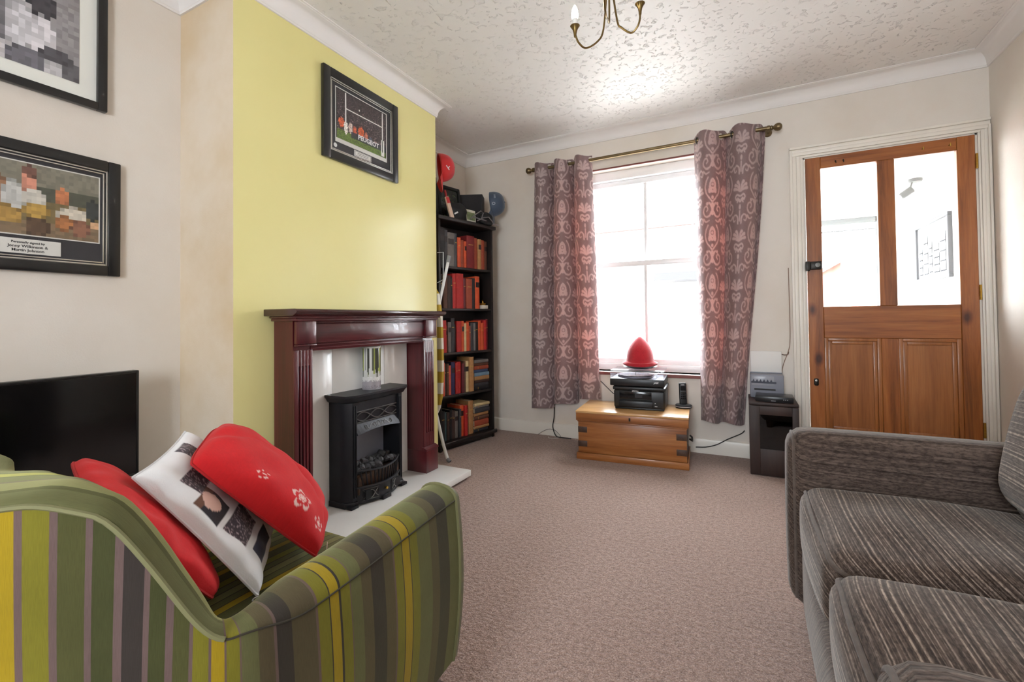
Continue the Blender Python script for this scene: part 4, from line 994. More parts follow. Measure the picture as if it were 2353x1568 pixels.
def smooth(a, b, x): t = max(0, min(1, (x-a)/(b-a))); return t*t*(3-2*t)
# distance along the path from either front end: where the arm meets the back
SARM = next(l for p, l in zip(pl, L) if p.y < .352)
def hgt_at(l):
    q = min(l, LT-l); return .586 - .020*smooth(.0, SARM, q) + .176*smooth(SARM-.01, SARM+.135, q) + .034*smooth(SARM+.08, SARM+.20, q) - .015*smooth(SARM+.17, LT/2, q)
def thick(l):
    q = min(l, LT-l); return .095-.047*smooth(SARM-.13, SARM-.01, q)+.115*smooth(SARM+.10, SARM+.36, q)
def lean(l):            # the back leans out towards the top
    q = min(l, LT-l); return .030*smooth(SARM+.02, SARM+.25, q)
def chair_section(i, v):
    """v 0..1: outer bottom, up the outside (0-.5), over the top (.5-.8), down the inside (.8-1)"""
    l = L[i]; h, w, o = hgt_at(l), thick(l), lean(l); n = NRM[i]; q_ = min(l, LT-l); rr = .030-.024*smooth(SARM-.12, SARM-.01, q_)+.006*smooth(SARM+.04, SARM+.15, q_)+.004*smooth(SARM+.13, SARM+.34, q_)
    if v <= .5:
        t = v/.5; z = .19+(h-rr-.19)*t; off = -o*t**1.5+.010*(1-t)**2 - .012*math.sin(PI*t)
    elif v <= .8:
        a = (v-.5)/.3*PI; off = -o+w/2-math.cos(a)*w/2; z = h-rr+math.sin(a)*rr
    else:
        t = (v-.8)/.2; off = -o+w+.03*t; z = h-rr-(h-rr-.30)*t
    p = pl[i]+n*off; return Vector((p.x, p.y, z))
def chair_part(name, i0, i1, v0, v1, nv, m, off=0.0, parent=ch):
    idx = list(range(i0, i1+1)); vv = np.linspace(v0, v1, nv)
    P = np.zeros((len(idx), nv, 3)); UV = np.zeros((len(idx), nv, 2))
    for a, i in enumerate(idx):
        acc = 0.0; prev = None
        for b, v in enumerate(vv):
            q = chair_section(i, v)-CC; P[a, b] = q
            if prev is not None: acc += (q-prev).length
            prev = q; UV[a, b] = (min(L[i], LT-L[i] if i > len(pl)*.7 else 9)+off, acc)
    return grid_obj(name, P, m, parent, uv=UV)
iA = next(i for i, l in enumerate(L) if l >= SARM); iB = len(pl)-1-iA; iN = len(pl)-1
for nm, a, b in (('arm', 0, iA), ('arm', iB, iN)):
    arm = chair_part(nm, a, b, 0, 1, 44, M_CH_ARM)
    end = a if a == 0 else b       # front facing of the arm
    loop = [chair_section(end, v)-CC for v in np.linspace(0, 1, 40)]
    bm = NB(); c0_ = [bm.verts.new(p) for p in loop]; c1_ = [bm.verts.new(p+Vector((0, .016, 0))-Vector((0, 0, .004)) if .05 < k/39 < .97 else p+Vector((0, .016, 0))) for k, p in enumerate(loop)]
    for k in range(39): bm.faces.new([c0_[k], c0_[k+1], c1_[k+1], c1_[k]])
    bm.faces.new(c1_); fa = obj('arm_front', bm, mat('olive_velour', (92, 92, 50), .85, var=.2, vs=40, sheen=.5), arm)
    obj('piping', tube(NB(), loop, .0045, 6), mat('olive_piping', (98, 96, 62), .8), arm)
    sl = [chair_section(i, .5)-CC+(Vector((-NRM[i].x, -NRM[i].y, 0))*.0005) for i in range(a, b+1)]
    obj('seam', tube(NB(), sl, .0016, 6), mat('dark_seam', (52, 46, 34), .9), arm)
chair_part('outer_back', iA, iB, 0, .5, 26, M_CH_BACK, .2415*2-.5155)
tp = chair_part('top_border', iA, iB, .5, .8, 22, M_CH_TOP)
obj('piping', tube(NB(), [chair_section(i, .5)-CC for i in range(iA, iB+1)], .0035, 6), mat('olive_back_piping', (112, 110, 74), .8), tp)
chair_part('inner_back', iA, iB, .8, 1, 14, M_CH_SEAT)
# seat cushion (stripes run front to back)
hx, hy, hz = .318, .318, .07; ns_ = 40
bm = NB(); soft_box(bm, hx, hy, hz, .035, (.0, .012, .014), 30, 26, 8, Tm(0, .048, .341))
se = obj('seat_cushion', bm, M_CH_SEAT, ch)
ul = se.data.uv_layers.new(name='UVMap'); co = np.empty(len(se.data.vertices)*3); se.data.vertices.foreach_get('co', co); co = co.reshape(-1, 3)
li = np.empty(len(se.data.loops), np.int32); se.data.loops.foreach_get('vertex_index', li); ul.data.foreach_set('uv', np.stack([co[li, 0], co[li, 1]], -1).astype(np.float32).ravel())
bm = NB(); box(bm, XF+.03+.985, XN-.03+.985, .17-.50, YFR-.02-.5, .165, .285, .02); fr_ = obj('seat_rail', bm, mat('olive_velour_rail', (88, 88, 46), .85, sheen=.5, var=.2, vs=30), ch)
for sx in (-1, 1):
    for yy in (.31, YFR-.075-.5 + .0): pass
    for yy in (.24, .80):
        bm = NB(); xq = sx*(.36 if yy > .5 else .27); box(bm, xq-.028, xq+.028, yy-.5-.028, yy-.5+.028, 0, .17, .003); obj('leg', bm, M_DKOAK, ch)

# ------------------------------------------------------------------ scatter cushions on the armchair
def pillow(name, label, B, T, Fp, size, depth, mat_, colfn, seed, dent=None, ears=.05, grow=1.06, rnd=.0):
    """square cushion from its near-bottom, near-top and far-top corners (world)"""
    B, T, Fp = Vector(B), Vector(T), Vector(Fp)
    up = (T-B).normalized(); far = (Fp-T); far = (far-up*far.dot(up)).normalized(); nr = up.cross(far)
    if nr.z < 0: nr = -nr
    cen = (B+Fp)/2; nn = 110; th = thing(name, label, 'cushion', cen)
    g = np.linspace(-1, 1, nn); U, V = np.meshgrid(g, g, indexing='ij'); rs = np.random.RandomState(seed)
    f = np.clip((1-U**2), 0, 1)**.32*np.clip((1-V**2), 0, 1)**.32
    pin = 1-ears*(1-np.abs(U)**2)*np.abs(V)**3; pin2 = 1-ears*(1-np.abs(V)**2)*np.abs(U)**3
    X, Y = U*(T-B).length*grow/2*pin2, V*(Fp-T).length*grow/2*pin
    X = X*(1-rnd*(U*V)**4); Y = Y*(1-rnd*(U*V)**4)
    wr = np.zeros_like(U)
    for k in range(9):
        a = rs.rand()*PI; w = rs.uniform(6, 16); wr += np.sin((U*np.cos(a)+V*np.sin(a))*w+rs.rand()*6)*rs.uniform(.0006, .0024)
    wr = wr*(1.2-f)*2
    for s, nm in ((1, 'front_cover'), (-1, 'back_cover')):
        Z = (depth*.62*f if s > 0 else -depth*.05*f) + s*wr*f*(1 if s > 0 else .3)
        if s > 0 and dent is not None: Z = Z+dent(U, V)*f
        Pp = np.stack([np.array(up)[k]*X+np.array(far)[k]*Y+np.array(nr)[k]*Z for k in range(3)], -1)
        grid_obj(nm, Pp, mat_, th, colfn(U, V, s, rs))
    edge = [(up*X[i, j]+far*Y[i, j]) for i, j in [(0, k) for k in range(0, nn, 6)]+[(k, nn-1) for k in range(0, nn, 6)]+[(nn-1, k) for k in range(nn-1, 0, -6)]+[(k, 0) for k in range(nn-1, 0, -6)]]
    return th, edge, (up, far, nr, size)
def C3(r, g, b): return np.array([lin(r), lin(g), lin(b)])
M_RED = vcol('red_cotton', .85, sheen=.04, bump=.12, bs=420); M_WHT = vcol('white_cotton', .8, sheen=.1, bump=.12, bs=420)
RED = C3(200, 14, 22)
def plain_red(U, V, s, rs): c = np.empty(U.shape+(3,)); c[:] = RED; return c*(.95+.1*rs.rand(*U.shape)[..., None])
def flower(U, V, cu, cv, r):
    d = np.hypot(U-cu, V-cv)/r; a = np.arctan2(V-cv, U-cu)
    pet = np.abs(np.cos(2.5*a)); m = (d < .55+.45*pet) & (d > .50+.25*pet) & (pet > .25)
    for k in range(6):
        q = 2*PI*k/6; dd = np.hypot(U-cu-.26*r*np.cos(q), V-cv-.26*r*np.sin(q))/r; m |= (dd < .155) & (dd > .065)
    m |= (d < .12)
    return m
def flower_red(U, V, s, rs):
    c = plain_red(U, V, s, rs)
    if True:
        for (a, b, r) in ((-.34, -.72, .17), (.26, -.80, .08), (-.74, -.74, .10)): c[flower(U, V, a, b, r)] = C3(226, 190, 184)
    return c
def photo_white(U, V, s, rs):
    c = np.empty(U.shape+(3,)); c[:] = C3(236, 236, 238)
    if s > 0:
        n1 = rs.rand(*U.shape)
        for (u0, u1, v0, v1, kind) in ((.62, .95, -.12, .30, 0), (.34, .64, -.74, -.30, 0), (-.06, .34, -.90, -.46, 1), (-.50, -.12, -.82, -.20, 0), (-.84, -.60, -.70, -.10, 2), (.2, .7, .15, .7, 0), (-.4, .1, .25, .8, 1)):
            m = (U > u0) & (U < u1) & (V > v0) & (V < v1)
            if kind == 0: c[m] = (C3(66, 58, 66)+(n1[..., None] > .72)*C3(190, 170, 176)*rs.rand(*U.shape)[..., None])[m]
            elif kind == 1:
                c[m] = C3(40, 34, 40); d = np.hypot((U-(u0+u1)/2-.06)/.16, (V-(v0+v1)/2)/.14); c[m & (d < 1)] = C3(226, 186, 172); c[m & (d > .9) & (U > (u0+u1)/2+.1)] = C3(110, 74, 56)
            else: c[m] = C3(44, 44, 66)
    return c
def fold(U, V):
    d = V-(.22-.75*(U-.15)**2); return -.024*np.where(d < 0, np.exp(-(d/.045)**2), np.exp(-(d/.22)**2))*np.clip(1.15-np.abs(U), 0, 1)
th1, e1, _ = pillow('cushion', 'plain red cushion at the back of the striped armchair, lowest of the pile', (-.880, .494, .458), (-.917, .329, .690), (-1.207, .411, .690), .37, .080, M_RED, plain_red, 3, ears=-.03, rnd=.10)
th2, e2, fr2 = pillow('cushion', 'white cushion printed with photographs, leaning between two red cushions', (-.868, .566, .440), (-.983, .422, .686), (-1.230, .626, .692), .375, .072, M_WHT, photo_white, 4)
th3, e3, fr3 = pillow('cushion', 'red cushion with white flower motif, on top at the front of the pile', (-.860, .694, .453), (-.994, .512, .690), (-1.208, .692, .690), .385, .13, M_RED, flower_red, 5, fold, ears=.01, rnd=.05)
M_PIPEW = mat('white_cushion_seam', (214, 212, 214), .8); M_PIPER = mat('red_cushion_seam', (176, 20, 26), .8)
for th, e, m in ((th1, e1, M_PIPER), (th2, e2, M_PIPEW), (th3, e3, M_PIPER)): obj('seam', tube(NB(), e, .0028, 6, closed=True), m, th)
up, far, nr, sz = fr3
obj('loose_thread', tube(NB(), [th3.location+Vector(q)-th3.location for q in (tuple(-up*.17-far*.12+nr*.03), tuple(-up*.19-far*.155+nr*.005), tuple(-up*.172-far*.18+nr*.004), tuple(-up*.150-far*.205+nr*.01))], .0007, 5), mat('pale_thread', (220, 190, 180), .8), th3)
# zip pull with cord at the corner of the white cushion
zp = thing('zip_pull', 'small black cord with metal zip pull lying on the striped seat', 'zip pull', (-.80, .60, .432))
obj('cord', tube(NB(), [(-.045, -.045, .004), (-.015, -.010, .006), (.0, .01, .004), (.028, .050, .005)], .0016, 6), mat('black_cord', (24, 24, 24), .7), zp)
obj('metal_tag', box(NB(), .022, .042, .048, .057, .002, .007, .002), M_SILV, zp)
obj('metal_ring', tube(NB(), [(-.045+.008*math.cos(k*PI/6), -.045+.008*math.sin(k*PI/6), .003) for k in range(12)], .0014, 6, closed=True), M_SILV, zp)
# ------------------------------------------------------------------ bookcase standing across the corner
M_EBON = wood('black_stained_wood', (18, 14, 13), (30, 24, 22), (42, 34, 31), 'y', 5, .45, bump=.05)
M_EBONV = wood('black_stained_upright', (18, 14, 13), (30, 24, 22), (42, 34, 31), 'z', 5, .45, bump=.05)
BA, BB = Vector((-1.986, 2.690)), Vector((-1.853, 3.275)); BW = (BB-BA).length; bdir = (BB-BA).normalized()
BROT = math.atan2(bdir.y, bdir.x)-PI/2
# local frame: +y along the front from left to right, -x into the bookcase
bk = thing('bookcase', 'tall black wooden bookcase full of old books in the corner', 'bookcase', (BA.x, BA.y, 0), BROT)
BD = .205
SH = [.062, .400, .722, 1.058, 1.378]         # shelf tops
for y0, y1 in ((0.004, .026), (BW-.026, BW-.004)): obj('side_panel', box(NB(), -BD, 0, y0, y1, 0.0, 1.715, .002), M_EBONV, bk)
obj('back_panel', box(NB(), -BD, -BD+.008, .026, BW-.026, .03, 1.715), M_EBONV, bk)
for z in SH[1:]: obj('shelf', box(NB(), -BD+.008, -.006, .0262, BW-.0262, z-.018, z, .002), M_EBON, bk)
obj('shelf', box(NB(), -BD+.008, -.002, .0262, BW-.0262, SH[0]-.02, SH[0], .002), M_EBON, bk)
bm = NB(); box(bm, -BD-.004, .026, -.014, BW+.014, 1.715, 1.745, .008, 3); obj('top_board', bm, M_EBON, bk)
bm = NB(); box(bm, -.0, .020, -.010, BW+.012, .034, .064, .007, 3); box(bm, -.030, -.004, .0262, BW-.0262, .006, .042, .002); obj('plinth', bm, M_EBON, bk)
BM = Matrix.Translation((BA.x, BA.y, 0)) @ Matrix.Rotation(BROT, 4, 'Z')
M_PAGES = mat('aged_paper', (196, 180, 148), .9, var=.15, vs=60, stretch=(1, 1, 8))
_bm = {}
COLN = {'red': (176, 36, 34), 'dark red': (120, 30, 32), 'orange': (204, 82, 42), 'salmon': (206, 92, 70), 'brown': (92, 60, 44), 'tan': (168, 124, 78), 'cream': (206, 184, 136), 'grey': (112, 106, 102), 'charcoal': (58, 58, 62), 'black': (30, 28, 30), 'navy': (48, 46, 86), 'teal': (60, 88, 92), 'light blue': (110, 138, 158), 'blue': (56, 76, 110), 'rust': (150, 66, 42), 'dark brown': (60, 42, 36), 'white': (214, 210, 202), 'maroon': (96, 34, 40)}
def cmat(c):
    if c not in _bm: _bm[c] = mat('book_cloth_'+c.replace(' ', '_'), COLN[c], .6, var=.14, vs=35, bump=.1, bs=300)
    return _bm[c]
M_GILT = mat('gilt_lettering', (190, 156, 84), .4, .7); M_PLATE = mat('dark_spine_label', (40, 28, 26), .5)
ORD = ['first', 'second', 'third', 'fourth', 'fifth', 'sixth', 'seventh', 'eighth', 'ninth', 'tenth', 'eleventh', 'twelfth', 'thirteenth', 'fourteenth', 'fifteenth', 'sixteenth', 'seventeenth', 'eighteenth', 'nineteenth', 'twentieth']
brs = random.Random(21)
def book(M, t, h, d, colour, label, group, band=None):
    """local: spine faces +x at x=0, thickness along y (0..t), height along z"""
    o = bpy.data.objects.new('book', None)
    bm = NB(); c = .0022; n = 5; prof = []
    for k in range(n+1): a = -PI/2+PI*k/n; prof.append((.004*math.cos(a)-.004, t/2+(t/2)*math.sin(a)))
    outer = [(-d, 0)]+prof+[(-d, t)]
    inner = [(-d, t-c), (-.008, t-c), (-.008, c), (-d, c)]
    poly = outer+inner; nn = len(poly)
    vs = [(x, y, 0) for x, y in poly]+[(x, y, h) for x, y in poly]
    bm_v = [bm.verts.new(v) for v in vs]
    for k in range(nn): bm.faces.new([bm_v[k], bm_v[(k+1) % nn], bm_v[nn+(k+1) % nn], bm_v[nn+k]])
    for off in (0, nn):
        # caps: front board, spine, back board
        f = [bm_v[off+k] for k in range(nn)]
        try: bm.faces.new(f if off else f[::-1])
        except ValueError: pass
    me_o = obj('book', bm, cmat(colour), None)
    bpy.data.objects.remove(o)
    me_o.matrix_world = M; tag(me_o, label, 'book', group)
    bm = NB(); box(bm, -d+.003, -.0085, c+.0003, t-c-.0003, .003, h-.003); obj('pages', bm, M_PAGES, me_o, smooth=False)
    if band:
        bm = NB()
        if band == 'label': box(bm, -.001, .0006, t*.12, t*.88, h*.66, h*.82)
        else:
            box(bm, -.0005, .0006, t*.2, t*.8, h*.72, h*.72+.005)
        obj('spine_print', bm, M_PLATE if band == 'label' else M_GILT, me_o, smooth=False)
    return me_o
ROWS = [
 ('top shelf', SH[4], [('black', .050, .285), ('charcoal', .030, .275), ('grey', .062, .262), ('charcoal', .024, .262), ('orange', .030, .235), ('rust', .030, .220), ('orange', .020, .212), ('dark red', .072, .262), ('rust', .040, .255), ('tan', .034, .250), ('rust', .034, .246), ('brown', .030, .242)], 0.0),
 ('second shelf', SH[3], [('dark brown', .034, .255), ('brown', .036, .258), ('dark brown', .032, .250), ('black', .018, .24), ('red', .032, .268), ('red', .066, .272), ('maroon', .026, .240), ('rust', .056, .236), ('black', .030, .245), ('orange', .044, .262)], 0.0),
 ('third shelf', SH[2], [('grey', .021, .215), ('red', .042, .245), ('rust', .016, .205), ('grey', .030, .232), ('charcoal', .036, .262), ('black', .016, .215), ('red', .046, .236), ('orange', .024, .238), ('cream', .022, .220), ('orange', .034, .228), ('rust', .016, .20), ('charcoal', .028, .222), ('grey', .018, .22), ('black', .034, .23), ('orange', .026, .238), ('orange', .028, .22), ('red', .030, .242), ('maroon', .026, .25)], 0.0),
 ('fourth shelf', SH[1], [('salmon', .046, .250), ('black', .016, .235), ('brown', .021, .238), ('salmon', .028, .222), ('navy', .036, .246), ('red', .022, .240), ('red', .034, .244), ('maroon', .022, .228), ('brown', .018, .246), ('cream', .034, .244), ('tan', .042, .272)], 0.0),
 ('bottom shelf', SH[0], [('black', .046, .225), ('teal', .026, .215), ('dark brown', .028, .21), ('black', .028, .225), ('dark brown', .034, .216), ('grey', .038, .20), ('charcoal', .022, .216), ('orange', .040, .24), ('red', .032, .236), ('brown', .022, .20), ('tan', .054, .262)], 0.0),
]
for nm, z, lst, _ in ROWS:
    y = .032; inner = BW-.064
    tot = sum(q[1] for q in lst); sc_ = (inner if nm in ('top shelf', 'third shelf') else inner*.80 if nm == 'second shelf' else inner*.66)/tot
    for k, (c, w, h) in enumerate(lst):
        w2 = w*sc_-.0006; x = -.022-brs.random()*.016
        book(BM @ Tm(x, y, z+.0004), w2, h, min(.150, h*.66), c, f'{c} book, {ORD[k]} from the left on the {nm} of the black bookcase', f'books on the {nm}', brs.choice([None, 'gilt', 'gilt', 'label']) if w2 > .014 else None)
        y += w*sc_
# flat stacks at the right ends of the two lowest shelves
for nm, z, lst in (('fourth shelf', SH[1], [('black', .030, .17), ('charcoal', .026, .165), ('dark brown', .024, .172), ('tan', .032, .17), ('light blue', .028, .166), ('blue', .024, .17), ('rust', .030, .168), ('brown', .024, .172), ('grey', .026, .165)]),
                   ('bottom shelf', SH[0], [('charcoal', .028, .16), ('tan', .022, .165), ('rust', .046, .16), ('brown', .032, .168), ('tan', .026, .165), ('charcoal', .038, .170), ('grey', .016, .165), ('cream', .022, .175)])):
    zz = z+.0005; yl = .032+(BW-.064)*.672
    for k, (c, t, h) in enumerate(lst):
        Mx = BM @ Tm(-.024-brs.random()*.015, yl+brs.random()*.008+h, zz) @ Matrix.Rotation(PI/2, 4, 'X')
        book(Mx @ Matrix.Rotation(0, 4, 'Z') @ Matrix(((1, 0, 0, 0), (0, 1, 0, 0), (0, 0, 1, 0), (0, 0, 0, 1))), t-.0006, h, .13, c, f'{c} book lying flat, {ORD[k]} from the bottom of the stack on the {nm}', f'flat stack on the {nm}', 'gilt' if k % 3 == 0 else None)
        zz += t
bx = thing('trinket_box', 'small white box with brass lid at the right of the second bookcase shelf', 'box'); bx.matrix_world = BM @ Tm(-.045, .515, SH[3])
obj('box_body', box(NB(), -.04, .03, -.035, .035, 0.0005, .030, .003), mat('white_card_box', (206, 200, 186), .6), bx)
obj('brass_dish', lathe(NB(), [(0, .0305), (.02, .0305), (.024, .036), (.028, .048), (.024, .048), (.008, .040), (.005, .065), (.009, .07), (0, .075)], 18, Tm(0, 0, 0)), M_BRASS, bx)

# things on top of the bookcase
ZT = 1.7455
def on_top(x, y, rz=0): return BM @ Tm(x, y, ZT, rz=rz)
# red helmet-like cap
def cap(name, label, Mw, colour, logo, standing=False):
    c = thing(name, label, 'cap'); c.matrix_world = Mw
    nu, nv = 48, 20; th = np.linspace(0, 2*PI, nu, endpoint=False)[:, None]; ph = np.linspace(0, PI/2*.995, nv)[None, :]
    R = .095*(1+.12*np.cos(th)**2); P = np.stack([R*np.cos(ph)**.75*np.cos(th), .085*np.cos(ph)**.75*np.sin(th), .115*np.sin(ph)**.9*np.ones_like(th)], -1)
    m = mat(name+'_cloth', colour, .5, sheen=.3, bump=.1, bs=200)
    cr = grid_obj('crown', P, m, c, closed_u=True); cr.modifiers.new('thickness', 'SOLIDIFY').thickness = .003
    bm = NB(); rows = []
    for i in range(15):
        a = -1.15+2.3*i/14; row = []
        for j in range(6):
            r = j/5; x = .1*math.cos(a)+(.085*r)*(math.cos(a)**.6 if math.cos(a) > 0 else 0); y_ = .082*math.sin(a)*(1+.1*r); row.append(bm.verts.new((x, y_, .004-.022*r*r+.018*(1-(y_/.085)**2)*r)))
        rows.append(row)
    for a, b in zip(rows[:-1], rows[1:]):
        for j in range(5): bm.faces.new([a[j], a[j+1], b[j+1], b[j]])
    pk = obj('peak', bm, m, c); pk.modifiers.new('thickness', 'SOLIDIFY').thickness = .004
    obj('button', lathe(NB(), [(0, .113), (.008, .114), (.006, .119), (0, .121)], 12), m, c)
    if logo: logo(c)
    return c
def logo_tick(c):
    bm = NB(); pts = [(.085, -.035, .070), (.078, -.048, .058), (.088, -.030, .052)]
    tube(bm, [(.02, -.0885, .062), (.03, -.0885, .048), (.012, -.089, .038)], .004, 6); tube(bm, [(.03, -.0885, .048), (.045, -.086, .056)], .004, 6); obj('logo', bm, mat('white_cap_logo', (226, 220, 220), .6), c)
def logo_ring(c):
    bm = NB(); tube(bm, [(.02+.010*math.cos(k*PI/6), -.090, .035+.012*math.sin(k*PI/6)) for k in range(12)], .0022, 6, closed=True); text_bm(bm, '100', .022, Matrix.Translation((-.04, -.089, .05)) @ Matrix.Rotation(PI/2, 4, 'X'), depth=.001); obj('logo', bm, mat('pale_cap_logo', (186, 194, 206), .6), c)
M_BLK = mat('matt_black', (20, 20, 21), .6)
# dark picture frames standing at the left end
def standing_frame(label, Mw, w, h, face, tilt):
    f = thing('picture_frame', label, 'picture frame'); f.matrix_world = Mw @ Matrix.Rotation(tilt, 4, 'Y')
    bm = NB(); t = .022
    box(bm, -.012, .006, 0, t, 0, h, .002); box(bm, -.012, .006, w-t, w, 0, h, .002); box(bm, -.012, .006, t, w-t, 0, t, .002); box(bm, -.012, .006, t, w-t, h-t, h, .002)
    obj('frame', bm, M_BLK, f); obj('backing', box(NB(), -.011, -.006, t*.9, w-t*.9, t*.9, h-t*.9), M_BLK, f)
    o = obj('print', box(NB(), -.0055, -.004, t, w-t, t, h-t), face, f); return f
def leaf_print():
    m, nt, b = _nt('dark_green_print'); f = noise_fac(nt, 28, 4, rough=.7)
    nt.links.new(ramp(nt, f, [(.5, rgb(22, 26, 20)), (.62, rgb(52, 66, 36)), (.72, rgb(110, 118, 56))]), b.inputs['Base Color']); b.inputs['Roughness'].default_value = .25; return m
standing_frame('dark framed green print leaning at the back on top of the bookcase', on_top(-.125, .135), .24, .30, leaf_print(), -.14)
standing_frame('black frame standing under the red cap at the left end of the bookcase top', on_top(-.105, .004), .100, .330, M_BLK, -.10)
# red cap perched on the frame end
cap('red_cap', 'bright red peaked cap with white tick logo at the top left of the bookcase', on_top(-.030, .045) @ Tm(0, 0, .365) @ Matrix.Rotation(1.0, 4, 'Z') @ Matrix.Rotation(1.45, 4, 'Y') , (200, 20, 26), logo_tick)
sb = thing('small_bat', 'small pale wooden bat with red handle leaning on top of the bookcase', 'bat'); sb.matrix_world = on_top(-.006, .150) @ Matrix.Rotation(.26, 4, 'X') @ Matrix.Rotation(-.10, 4, 'Y')
obj('blade', box(NB(), -.010, .008, -.018, .018, .0, .165, .005), mat('pale_willow', (206, 178, 156), .5), sb); obj('handle', tube(NB(), [(0, 0, .165), (0, 0, .215)], .009, 10), mat('red_grip', (150, 30, 34), .6), sb)
obj('sticker', box(NB(), .008, .0088, -.016, .016, .115, .160), mat('red_bat_sticker', (186, 40, 44), .5), sb)
spk = thing('speaker', 'dark grey boxy loudspeaker on top of the bookcase against the corner', 'speaker'); spk.matrix_world = on_top(-.165, .520, -.95)
obj('cabinet', box(NB(), -.06, .065, -.100, .100, 0, .270, .004), mat('black_ash_cabinet', (34, 31, 32), .6), spk); obj('grille', box(NB(), .0652, .072, -.094, .094, .008, .262, .003), mat('dark_grille_cloth', (44, 42, 43), .95, bump=.4, bs=400), spk)
# blue cap hooked on the right corner of the speaker
cap('blue_cap', 'faded blue cap hooked on the corner of the dark loudspeaker', on_top(-.050, .640) @ Tm(0, 0, .205) @ Matrix.Rotation(.55, 4, 'Z') @ Matrix.Rotation(1.45, 4, 'Y'), (62, 78, 98), logo_ring)
cdp = thing('photo_card', 'small white-edged green postcard propped against the dark loudspeaker', 'card'); cdp.matrix_world = on_top(-.045, .395) @ Matrix.Rotation(-.10, 4, 'Y')
obj('card', box(NB(), -.001, .001, -.052, .052, .0, .115), mat('white_card', (214, 210, 194), .6), cdp); obj('picture', box(NB(), .001, .0014, -.045, .045, .03, .095), mat('green_postcard_print', (120, 132, 92), .5, var=.3, vs=40), cdp)
# black bags and hats with grey straps in front
def soft_lump(name, label, Mw, sx, sy, sz, m, seed):
    t = thing(name, label, 'bag' if 'bag' in name else 'hat'); t.matrix_world = Mw
    bm = NB(); bmesh.ops.create_icosphere(bm, subdivisions=4, radius=1); rr = random.Random(seed); a = [rr.random()*6 for _ in range(6)]
    for v in bm.verts:
        c = v.co; s = 1+.10*math.sin(3*c.x+a[0])*math.sin(4*c.y+a[1])+.06*math.sin(7*c.z+a[2]+3*c.x)
        z = c.z*s; v.co = Vector((c.x*s*sx, c.y*s*sy, (max(z, -.62)+.62)/1.62*sz))
    obj('body', bm, m, t, angle=1.5); return t
bag = soft_lump('camera_bag', 'rounded black bag with white badge in the middle of the bookcase top', on_top(-.055, .240), .062, .085, .155, M_BLK, 1)
obj('badge', box(NB(), .052, .058, -.045, .035, .060, .072, .001, M=Tm(rx=.5)), mat('white_badge', (206, 206, 206), .5), bag)
hat = soft_lump('black_hat', 'slumped black hat with grey straps at the right of the bookcase top', on_top(.000, .510), .046, .082, .105, M_BLK, 4)
M_STRAP = mat('grey_strap', (120, 116, 118), .7)
for k, pts in enumerate([[(.060, -.22, .01), (.066, -.17, .05), (.068, -.11, .09), (.066, -.08, .08), (.066, -.10, .03), (.066, -.15, .006)], [(.062, -.14, .01), (.068, -.08, .04), (.070, -.02, .055), (.068, .02, .03), (.062, .05, .006)], [(.060, -.2, .03), (.066, -.12, .025), (.07, -.05, .02)]]):
    obj('strap', tube(NB(), [(x-.012, y, z) for x, y, z in pts], .0042, 6), M_STRAP, hat)
obj('buckle', box(NB(), .045, .060, .030, .105, .001, .012, .003), mat('silver_buckle', (176, 174, 176), .3, .8), hat)

# ironing board folded against the side of the chimney breast
ib = thing('ironing_board', 'folded ironing board with mustard checked cover beside the bookcase', 'ironing board', (-1.99, 2.56, 0))
def checks():
    m, nt, b = _nt('mustard_check_cover'); tc = N(nt, 'ShaderNodeTexCoord'); ck = N(nt, 'ShaderNodeTexChecker'); nt.links.new(tc.outputs['Object'], ck.inputs[0]); ck.inputs['Scale'].default_value = 13
    ck.inputs[1].default_value = rgb(180, 152, 56); ck.inputs[2].default_value = rgb(222, 218, 206); nt.links.new(ck.outputs[0], b.inputs['Base Color']); b.inputs['Roughness'].default_value = .9; return m
prof_w = [(-.165, 1.18), (-.12, 1.21), (.08, 1.21), (.120, 1.15), (.140, 1.0), (.146, .8), (.148, .6), (.142, .45), (.120, .36), (.085, .30), (-.02, .20), (-.11, .30), (-.165, .5)]
obj('board', prism(NB(), prof_w, -.030, -.006, 'y', bev=.006), checks(), ib)
M_TUBE = mat('white_enamel_tube', (222, 222, 220), .3)
obj('leg', tube(NB(), [(-.10, .006, 1.0), (.02, .004, .5), (.135, -.005, .11), (.178, -.012, .012)], .011, 10), M_TUBE, ib)
obj('leg', tube(NB(), [(-.05, .014, .35), (.05, .012, .9), (.185, .008, 1.395)], .010, 10), M_TUBE, ib)
obj('foot_cap', tube(NB(), [(.173, -.012, .02), (.196, -.014, .004)], .013, 10), mat('grey_foot_cap', (120, 120, 122), .6), ib)
obj('foot_cap', tube(NB(), [(.178, .008, 1.37), (.190, .008, 1.415)], .013, 10), mat('grey_foot_cap_top', (130, 130, 132), .6), ib)
obj('wire_rest', tube(NB(), [(.10, -.01, 1.23), (.150, -.01, 1.25), (.152, -.01, 1.44), (.10, -.01, 1.44)], .0028, 6), M_TUBE, ib)

